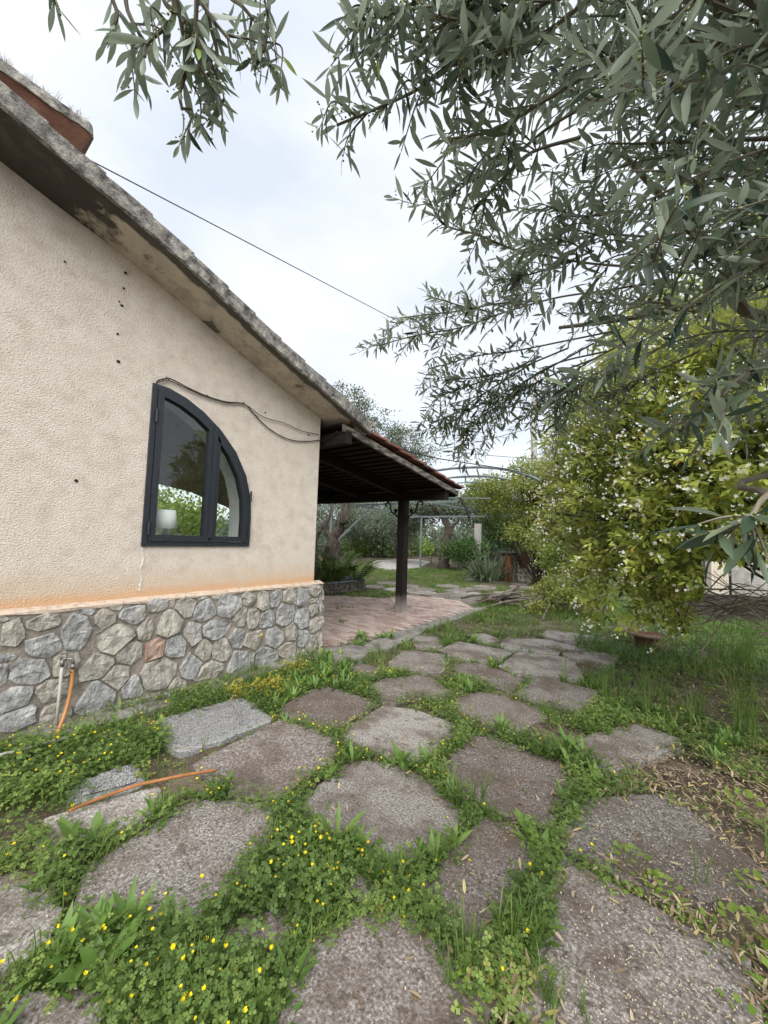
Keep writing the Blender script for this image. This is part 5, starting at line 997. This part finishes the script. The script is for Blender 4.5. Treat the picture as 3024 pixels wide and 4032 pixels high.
def ok_ground(P, keep_on_slab=.02, soft=-.03): 
    m_ = wallside(P) & ~inpoly(P, plz) & (NR.uniform(0, 1, len(P)) > hard(P)*.985)
    d_ = np.linalg.norm(P, axis=1); Q = P*(1+(.055-.03*np.clip((d_-4)/5, 0, 1))/1.45)[:, None]; s = in_slab(P, soft); s2 = in_slab(Q, soft) | (inpoly(Q*1.02, pat) & (NR.uniform(0, 1, len(P)) < .97))
    return m_ & (~s | (NR.uniform(0, 1, len(P)) < keep_on_slab)) & (~s2 | (NR.uniform(0, 1, len(P)) < .30))
STRIPS = [[(-80, 3180), (120, 3120), (300, 3050), (500, 2960), (700, 2880), (850, 2835), (1060, 2785), (1150, 2720), (1300, 2640), (1420, 2600)], [(40, 3560), (160, 3480), (330, 3345), (600, 3240), (800, 3150), (950, 3085), (1150, 3110), (1300, 3030), (1400, 2960)],
  [(1060, 2790), (1200, 2860), (1330, 2950), (1500, 3000), (1700, 3050), (1770, 2985), (1850, 2900), (1760, 2810), (1650, 2750), (1500, 2700)], [(980, 3060), (1100, 3200), (1250, 3270), (1400, 3360), (1490, 3430), (1560, 3410), (1700, 3310), (1830, 3210), (1770, 3100), (1700, 3040)],
  [(60, 4040), (200, 3820), (400, 3660), (650, 3720), (850, 3880), (900, 4030)], [(300, 3950), (600, 3850), (850, 3700), (980, 3560), (1130, 3460), (1250, 3340)], [(1490, 3430), (1650, 3570), (1800, 3690), (1900, 3760), (2050, 3740), (2140, 3600), (2190, 3450), (2240, 3280), (2300, 3080), (2340, 2950)],
  [(1850, 3210), (2000, 3240), (2150, 3310), (2220, 3370)], [(1850, 2900), (2000, 2930), (2200, 2990), (2330, 3010)], [(-60, 3000), (150, 2960), (400, 2890), (600, 2830)], [(1420, 2600), (1600, 2650), (1800, 2720), (2000, 2760)], [(1000, 3500), (1080, 3640), (1000, 3800), (960, 3950)], [(-80, 3620), (80, 3560), (160, 3480)], [(1235, 3560), (1180, 3680), (1120, 3800), (1040, 3980)], [(60, 3380), (160, 3300), (280, 3240)], [(1700, 3310), (1640, 3420), (1560, 3560), (1480, 3700)]]
_sw = np.concatenate([np.array([gz(a[0]+(b[0]-a[0])*t, a[1]+(b[1]-a[1])*t)[:2] for t in np.linspace(0, 1, 12)]) for st_ in STRIPS for a, b in zip(st_[:-1], st_[1:])])
def strip(P, w_=.095):
    o = np.empty(len(P))
    for i in range(0, len(P), 4000): o[i:i+4000] = np.sqrt((((P[i:i+4000, None]-_sw[None])**2).sum(2)).min(1))
    f = np.exp(-(o/(w_*(.7+.6*vn(P+17, 4))))**2); return np.where(np.linalg.norm(P, axis=1) > 3.6, np.maximum(f, .75), f)
ct = [clover_t() for _ in range(5)]+[clover_t(11, .06, .12, .0125)]; LV = Leaves()
P = np.concatenate([sow(30000, .75, 4.5, .85), sow(9000, 3.5, 9, .9, -75)]); P = P[ok_ground(P, .03, .01)]
lush = sum(np.exp(-((P-gz(*q_)[:2])**2).sum(1)/s_**2) for q_, s_ in (((60, 3180), .30), ((330, 3760), .26), ((880, 3850), .24), ((700, 3900), .2), ((1080, 3480), .22), ((520, 2960), .25), ((160, 3020), .3)))
P_ = vn(P, 2.3); sd_ = strip(P); keep = NR.uniform(0, 1, len(P)) < np.clip(.05+.35*(P_ > .55)*P_+sd_*(.42+.85*P_)+.22*lush, 0, 1)*(1-.80*shade(P)*(1-.6*sd_)); P, lush, P_, sd_ = P[keep], lush[keep], P_[keep], sd_[keep]
dq = np.linalg.norm(P, axis=1); hz_ = np.min([np.linalg.norm(P-gz(*q_)[:2], axis=1) for q_ in ((330, 3195), (440, 3150), (560, 3110), (680, 3080), (800, 3060))], 0); sc = (.5+.55*P_+.20*np.minimum(lush, 1.2))*np.clip(hz_/.16, .45, 1)*(1+.06*np.maximum(0, dq-3))*NR.uniform(.7, 1.25, len(P)); r = np.clip(.18+.6*vn(P+7, 5.1)+NR.normal(0, .14, len(P)), 0, .97); w_ = np.where(NR.uniform(0, 1, len(P)) < np.maximum(lush*.5, .4*sd_*(dq < 4)), 5, NR.integers(0, 5, len(P)))
for q in range(6): s = w_ == q; LV.add(ct[q], yawR(s.sum(), .12), place(P[s]), sc[s], r[s])
tag(LV.build('clover', m_clov), 'low green clover filling the joints between the concrete slabs', 'clover', kind='stuff'); CP, CS, CL = P, sc, lush
# yellow flowers on the clover
ft_ = []
for j in range(5): v, f = leaf_t(.012, .012, -.25, .2, 1); ft_.append((v @ rotx(.65).T @ rotz(j*1.2566).T, f, RND.random()*.5))
t_y = join_t(ft_); pr = (.06+.9*np.clip((-CP[:, 0]-.25)/1.0, 0, 1)*vn(CP+3, 1.6)**1.5+.18*CL*vn(CP+9, 2.2)+.35*np.exp(-((CP-gz(60, 3180)[:2])**2).sum(1)/.3)); pr *= np.clip((6.5-np.linalg.norm(CP, axis=1))/3, .12, 1); i_ = NR.choice(len(CP), 560, False, p=pr/pr.sum())
h = (.065+.055*np.minimum(1, CL[i_]))*CS[i_]*NR.uniform(.95, 1.5, len(i_)); T = place(CP[i_])+np.stack([NR.normal(0, .02, len(i_)), NR.normal(0, .02, len(i_)), h+.012], 1)
tag(Leaves().add(t_y, yawR(len(i_), .6), T, NR.uniform(.6, 1.15, len(i_)), NR.uniform(0, .6, len(i_))).build('yellow_flowers', m_yel), 'scattered small yellow flowers among the clover', 'flowers', kind='stuff')
st = (np.array([(-.0009, 0, -1), (.0009, 0, -1), (0, 0, 0)]), np.array([(0, 1, 2)])); Rs = np.tile(np.eye(3), (len(i_), 1, 1)); Rs[:, 2, 2] = (h+.02)
tag(Leaves().add(st, Rs, T, np.ones(len(i_)), np.full(len(i_), .4)).build('flower_stalks', m_clov), 'thin stalks of the small yellow flowers', 'stalks', kind='stuff')
# grass in the joints, lawn beyond, long grass on the right
gt_ = [tuft_t(9, .13, .0042, .018) for _ in range(5)]; gf_ = [join_t([(*blade_t(.13*RND.uniform(.5, 1.1), .009, RND.uniform(.15, .9), 2, RND.gauss(0, .05), RND.gauss(0, .05), RND.uniform(0, 6.28)), RND.gauss(0, .12)) for _ in range(8)]) for _ in range(5)]; LV = Leaves()
P = np.concatenate([sow(6200, .8, 5, .9), sow(6200, 4, 10, 1, -70), sow(26000, 8.0, 21, 1, -50, 6)]); P = P[ok_ground(P, .03, .04)]; dq = np.linalg.norm(P, axis=1); P_ = vn(P+20, 1.4)
sd_ = strip(P, .10); keep = NR.uniform(0, 1, len(P)) < np.where(dq < 3.6, .12+.88*sd_, 1)*np.where(dq > 8, .25+1.0*P_, .25+.55*P_+.3*shade(P)*(P[:, 1] > 2.6))*(1-(.56+.36*(vn(P+50, .9) > .45))*shade(P)*(dq < 8))*np.where((P[:, 0] > -1.3) & (P[:, 1] > 2.8) & (P[:, 1] < 8.5), .55+.4*vn(P+90, 1.1), 1); P, dq, P_ = P[keep], dq[keep], P_[keep]
sc = (.55+.7*P_)*(1+.06*np.maximum(0, dq-4))*np.where(dq > 13, .55, np.where(dq > 8, .6, 1))*NR.uniform(.6, 1.3, len(P))*(1+.35*shade(P)*(P[:, 1] > 2.6)); r = np.clip(.3+.45*vn(P+40, 1.1)+.3*shade(P)*vn(P+70, 2.)+NR.normal(0, .16, len(P)), 0, 1); w_ = NR.integers(0, 5, len(P))
for q in range(5):
    for s, tm in (((w_ == q) & (dq < 6), gt_[q]), ((w_ == q) & (dq >= 6), gf_[q])): LV.add(tm, yawR(s.sum(), .15), place(P[s]), sc[s], r[s])
tag(LV.build('grass', m_grass), 'short grass growing in the joints and over the far yard', 'grass', kind='stuff')
# broad leaved weeds (plantain, dandelion)
rt = [rosette_t(8, .12, .026) for _ in range(3)]+[rosette_t(7, .16, .032, (.7, 1.35)) for _ in range(3)]; LV = Leaves()
P = np.concatenate([sow(5200, .8, 5, .9), sow(1500, 4, 9, 1, -65)]); P = P[ok_ground(P, .01, .0)]; P_ = vn(P+60, 1.7); keep = NR.uniform(0, 1, len(P)) < np.clip(P_*2.0-.45, 0, 1)*(1-.8*shade(P))*strip(P, .08); P, P_ = P[keep], P_[keep]
sc = NR.uniform(.5, 1.15, len(P))*(.7+.4*P_); r = np.clip(NR.normal(.45, .2, len(P)), 0, 1); w_ = NR.integers(0, 6, len(P))
for q in range(6): s = w_ == q; LV.add(rt[q], yawR(s.sum(), .1), place(P[s]), sc[s], r[s])
tag(LV.build('broad_leaved_weeds', m_broad), 'plantain and dandelion rosettes along the slab edges', 'weeds', kind='stuff')
# lime green creeping weeds on the shaded right
mt = [mallow_t(11, .075, .05, .011) for _ in range(4)]; LV = Leaves(); P = np.concatenate([sow(2300, .9, 4, .9, -25, 34), sow(2600, 3, 9, 1, -14, 22)]); P = P[ok_ground(P, .06)]; P_ = vn(P+80, 1.5)
keep = NR.uniform(0, 1, len(P)) < np.clip(P_*2.4-.95, 0, .6)*shade(P); P, P_ = P[keep], P_[keep]; sc = NR.uniform(.5, 1.2, len(P)); r = np.clip(.2+.5*vn(P+5, 2)+NR.normal(0, .12, len(P)), 0, 1); w_ = NR.integers(0, 4, len(P))
for q in range(4): s = w_ == q; LV.add(mt[q], yawR(s.sum(), .15), place(P[s]), sc[s], r[s])
tag(LV.build('creeping_weeds', m_mallow), 'lime green round leaved weeds creeping over the shaded litter', 'weeds', kind='stuff')
# dry leaves and pale petal bits
td = [leaf_t(1, .2, .15, .3, 3), leaf_t(1, .26, -.1, .2, 3), leaf_t(1, .16, .3, .4, 3)]; LV = Leaves(); P = np.concatenate([sow(19000, .8, 3.8, .9, -45, 38), sow(13000, 3, 9, 1, -30, 26)]); s_in = in_slab(P, -.03)
keep = NR.uniform(0, 1, len(P)) < (shade(P+np.array([.22, 0]))*np.where(s_in, .012, .95)*(.45+vn(P+33, 2.1)))+.02; keep &= wallside(P) & ~hard(P); P, s_in = P[keep], s_in[keep]; T = place(P); T[:, 2] = np.where(s_in, .018, NR.uniform(-.03, .03, len(P))); w_ = NR.integers(0, 3, len(P))
for q in range(3): s = w_ == q; LV.add(td[q], yawR(s.sum(), .35), T[s], NR.uniform(.025, .062, s.sum()), NR.uniform(0, 1, s.sum()))
P = np.concatenate([sow(500, 7.2, 9.2, 1, -52, -30)]); LV.add(td[0], yawR(len(P), .3), place(P)+[0, 0, .065], NR.uniform(.03, .07, len(P)), NR.uniform(0, .3, len(P)))
tag(LV.build('dry_leaves', m_dry), 'dry fallen olive leaves drifted along the slab edges', 'leaf litter', kind='stuff')
LV = Leaves(); tb2 = leaf_t(1, .5, .1, .2, 1); P = np.concatenate([sow(7000, .8, 4, .85, -80, 14), sow(20000, .9, 4.2, 1, -26, 26), sow(9000, 3.5, 7, 1, -20, 10)]); s_in = in_slab(P, -.01); keep = wallside(P) & ~hard(P) & (NR.uniform(0, 1, len(P)) < (.10+.9*shade(P)*vn(P+3, 1.2))*np.where(s_in, 1, .6)); P, s_in = P[keep], s_in[keep]
T = place(P); T[:, 2] = np.where(s_in, .0165, .012); LV.add(tb2, yawR(len(P), .25), T, NR.uniform(.005, .011, len(P)), NR.uniform(0, 1, len(P)))
tag(LV.build('petal_bits', m_bit), 'pale fallen petals and husks speckling the slabs', 'petal litter', kind='stuff')
# single plants one can point at
def plant_of(tms, lm, name, label, cat, uv, sc_, n=1, spread=.03, group=None):
    p = gz(*uv, -.02); t = thing(name, label, cat, p, group); LV = Leaves()
    T = p+np.stack([NR.normal(0, spread, n), NR.normal(0, spread, n), np.zeros(n)], 1)
    for q in range(n): LV.add(tms[q % len(tms)], yawR(1, .1), T[q:q+1], [sc_*RND.uniform(.8, 1.15)], [RND.uniform(.35, .7)])
    LV.build('foliage', lm, t); return t
tall = [tuft_t(12, .24, .0065, .012, (.1, .55)) for _ in range(3)]; vtall = [tuft_t(9, .55, .007, .02, (.1, .5)) for _ in range(3)]; big = [rosette_t(8, .22, .036, (.8, 1.4)) for _ in range(2)]; dock = [rosette_t(7, .17, .05, (.6, 1.2)) for _ in range(2)]
for tms, lm, nm, lab, cat, uv, s, n, sp_ in (
  (tall, m_grass, 'grass_tuft', 'dense bright grass tuft in the joint between the three lowest slabs', 'grass tuft', (2060, 3730), .95, 7, .035), (dock, m_broad, 'dandelion', 'broad dandelion rosette at the foot of the dense grass tuft', 'weed', (2100, 3700), .8, 2, .02),
  (big, m_broad, 'plantain', 'upright plantain with long pale leaves in the flowery clover at the lower left', 'weed', (480, 3680), .72, 3, .03), (dock, m_broad, 'dandelion', 'drooping dandelion leaves left of the tall pale plantain at the lower left', 'weed', (340, 3800), .95, 3, .05), (tall, m_grass, 'grass_tuft', 'soft grass tuft in the clover at the bottom left edge', 'grass tuft', (700, 3990), .75, 5, .06), (big, m_broad, 'plantain', 'plantain tuft in the clover left of the speckled middle slab', 'weed', (1130, 3440), .6, 3, .05),
  (big, m_broad, 'plantain', 'plantain leaning out of the clover beside the orange hose on the ground', 'weed', (625, 3215), .7, 2, .03),
  (dock, m_broad, 'dandelion', 'dandelion clump above the big left slab, below the hose', 'weed', (330, 3330), .9, 3, .05), (big, m_broad, 'plantain', 'tall plantain in the joint right of the speckled middle slab', 'weed', (1370, 3350), .8, 2, .03), (big, m_broad, 'plantain', 'plantain spike on the right end of the pale middle slab', 'weed', (1985, 2890), .75, 2, .03),
  (tall, m_grass, 'grass_tuft', 'leaning pale grass tuft at the corner between the middle slabs', 'grass tuft', (1860, 3170), .85, 4, .04), (big, m_broad, 'plantain', 'plantain pair right of the second row of slabs', 'weed', (2290, 2990), .85, 4, .06), (dock, m_broad, 'dandelion', 'grey green dandelion between the litter slab and the brown slab', 'weed', (2130, 3380), .75, 3, .05),
  (tall, m_grass, 'grass_tuft', 'grass tuft at the lower edge of the small dirty slab', 'grass tuft', (1840, 3830), .7, 4, .05), (tall, m_grass, 'grass_tuft', 'thin dull grass tuft at the very bottom between two slabs', 'grass tuft', (2180, 4000), .7, 5, .05),
  (vtall, m_grass, 'tall_grass', 'tall green grass clump by the clay bowl', 'grass', (2480, 2790), .75, 7, .12), (vtall, m_grass, 'tall_grass', 'tall dark grass clump at the right edge in deep shade', 'grass', (2930, 2900), .9, 9, .10), (vtall, m_grass, 'tall_grass', 'thick tall grass under the brush heap', 'grass', (2890, 2620), .9, 14, .16),
  (vtall, m_grass, 'tall_grass', 'three tall grass stems rising from the litter slab', 'grass', (2740, 3500), .55, 2, .02), (vtall, m_grass, 'tall_grass', 'loose tall grass right of the pale slabs', 'grass', (2380, 2700), .6, 6, .15), (vtall, m_grass, 'tall_grass', 'tall grass spears left of the dark clump', 'grass', (2700, 2820), .7, 5, .12),
  (dock, m_broad, 'weed_clump', 'weed clump sprouting on the bricks near the house corner', 'weed', (1345, 2462), .75, 2, .05), (tall, m_clov, 'weed_clump', 'wispy weed on the bricks left of the post', 'weed', (1320, 2405), .8, 3, .08), (tall, m_clov, 'weed_clump', 'wispy weed on the bricks midway between wall and post', 'weed', (1385, 2400), .75, 3, .08),
  (dock, m_broad, 'weed_clump', 'leafy weeds at the brick edge below the post', 'weed', (1450, 2515), 1.0, 6, .16), (tall, m_grass, 'weed_clump', 'small weed tuft at the foot of the porch post', 'weed', (1555, 2405), .7, 3, .04), (tall, m_grass, 'weed_clump', 'little grass tuft beside the clay brick edge in front of the sticks', 'weed', (1755, 2365), .9, 3, .06)):
    plant_of(tms, lm, nm, lab, cat, uv, s, n, sp_)
mal = [mallow_t(26, .14, .13, .019), mallow_t(22, .11, .12, .017)]
for uv, s, lab in (((2490, 3440), .9, 'lime green mallow on the littered slab edge'), ((2640, 3560), .7, 'small mallow right of the larger lime green one'), ((2920, 3200), 1.0, 'mallow with yellowing leaves at the right edge'), ((2900, 3680), .9, 'mallow in the dry leaves at the lower right edge'), ((2975, 3560), .75, 'mallow higher up on the lower right edge'), ((1900, 3960), .6, 'yellowish mallow at the bottom of the joint')):
    plant_of(mal, m_mallow, 'mallow', lab, 'weed', uv, s)
yb = gz(1075, 2720); t = thing('yellow_herb', 'yellow green herb at the foot of the stone base near the corner', 'weed', yb); LV = Leaves(); q = np.concatenate([gz(1075, 2715)+NR.normal(0, .09, (30, 3))*[1, 1, 0], gz(940, 2735)+NR.normal(0, .06, (16, 3))*[1, 1, 0], gz(1165, 2635)+NR.normal(0, .06, (14, 3))*[1, 1, 0]]); LV.add(ct[0], yawR(len(q), .2), q, NR.uniform(.9, 1.5, len(q)), NR.uniform(.3, .9, len(q))); LV.build('foliage', leafmat('yellow_green_leaf', [(0, (.20, .22, .035)), (1, (.40, .36, .05))], transl=.35), t)
for (u, v), lab in (((1000, 2650), 'thin weed stalk growing up against the plinth with a yellow bloom'), ((1170, 2640), 'dry weed stalk against the plinth near its corner')):
    p = gz(u, v); t = thing('weed_stalk', lab, 'weed', p); mb = MB()
    for k in range(5): e = p+[RND.gauss(0, .05), RND.gauss(.02, .05), RND.uniform(.22, .42)]; mb.tube([p+[RND.gauss(0, .02), RND.gauss(0, .02), 0], (p+e)/2+NR.normal(0, .012, 3), e], .0022, 4)
    mb.build('stalk', m_clov, t)
    if u == 1000: Leaves().add(t_y, yawR(4, .6), (p+[0, .06, .38])+NR.normal(0, .008, (4, 3)), np.full(4, 1.3), np.full(4, .4)).build('bloom', m_yel, t)
tw = gz(925, 2790); tag(MB().tube(spline([gz(800, 2790, .03), gz(880, 2775, .05), gz(905, 2760, .06), gz(940, 2800, .05), gz(950, 2850, .02)], 4), [.005]*17, 6).tube([gz(905, 2760, .06), gz(920, 2735, .09)], .004, 6).build('twig', mat('bleached_twig', [(.3, (.16, .14, .115)), (.7, (.30, .275, .24))])), 'bleached forked twig lying at the foot of the stone base', 'twig')
fz = (.45, 6.6); LV = Leaves(); P = np.stack([NR.normal(.45, .55, 60), NR.normal(6.6, 1.2, 60)], 1); LV.add(t_y, yawR(60, .5), np.concatenate([P, NR.uniform(.12, .75, (60, 1))], 1), NR.uniform(.6, 1.3, 60), NR.uniform(0, .6, 60))
tag(LV.build('magenta_flowers', m_mag), 'few magenta flowers in the dark undergrowth under the citrus', 'flowers', kind='stuff')
# undergrowth under the citrus and to the right
LV = Leaves(); P = np.stack([NR.uniform(-1.6, 1.9, 1500), NR.uniform(6.0, 10.8, 1500)], 1); P = P[(NR.uniform(0, 1, len(P)) < vn(P+11, 1.2)*1.5-.15) & (P[:, 0] > -1.3+.10*(P[:, 1]-6)*3*(P[:, 1] > 8))]; P = P[:300]; LV.add(rt[0], yawR(len(P), .3), place(P), NR.uniform(.6, 1.2, len(P)), NR.uniform(.0, .7, len(P))); LV.add(ct[1], yawR(len(P), .3), place(P+.1), NR.uniform(1.2, 2.2, len(P)), NR.uniform(.0, .5, len(P))); LV.add(gt_[1], yawR(len(P), .3), place(P-.1), NR.uniform(1, 2.4, len(P)), NR.uniform(.0, .5, len(P)))
tag(LV.build('undergrowth', m_broad), 'dark leafy undergrowth beneath the citrus tree', 'undergrowth', kind='stuff')
# dry grass on the chimney cap
LV = Leaves(); ys_ = NR.uniform(.0, .86, 120); P = np.stack([X1-.04-NR.uniform(0, .5, 120)**2, ys_, np.full(120, 5.545)], 1); LV.add(tuft_t(6, .12, .003, .012, (.2, .9)), yawR(120, .3), P, NR.uniform(.5, 1.15, 120), NR.uniform(.3, 1, 120))
tag(LV.build('dry_grass', leafmat('dry_roof_grass', [(0, (.16, .15, .11)), (1, (.34, .31, .22))], transl=.3)), 'dry grass growing along the top of the chimney cap', 'grass', kind='stuff')
# loose gravel beside the wall
LV = Leaves(); pv = np.array([(0, 0, 1), (1, 0, 0), (.2, .9, 0), (-.9, .3, 0), (-.3, -.9, 0), (0, 0, -.4)])*.6; pf = np.array([(0, 1, 2), (0, 2, 3), (0, 3, 4), (0, 4, 1)]); GP = []
for S_ in (SLABS[0], SLABS[2]):
    q = S_.min(0)+NR.uniform(0, 1, (2600, 2))*(S_.max(0)-S_.min(0)); GP.append(q[inpoly(q, S_)])
GP = np.concatenate(GP); LV.add((pv, pf), yawR(len(GP), .3), np.concatenate([GP, np.full((len(GP), 1), .013)], 1), NR.uniform(.004, .010, len(GP)), NR.uniform(0, 1, len(GP)))
tag(LV.build('gravel', leafmat('grey_gravel', [(0, (.10, .10, .10)), (.5, (.22, .22, .22)), (1, (.40, .395, .385))], transl=0, rough=.9)), 'loose grey gravel lying on the slabs by the wall', 'gravel', kind='stuff')
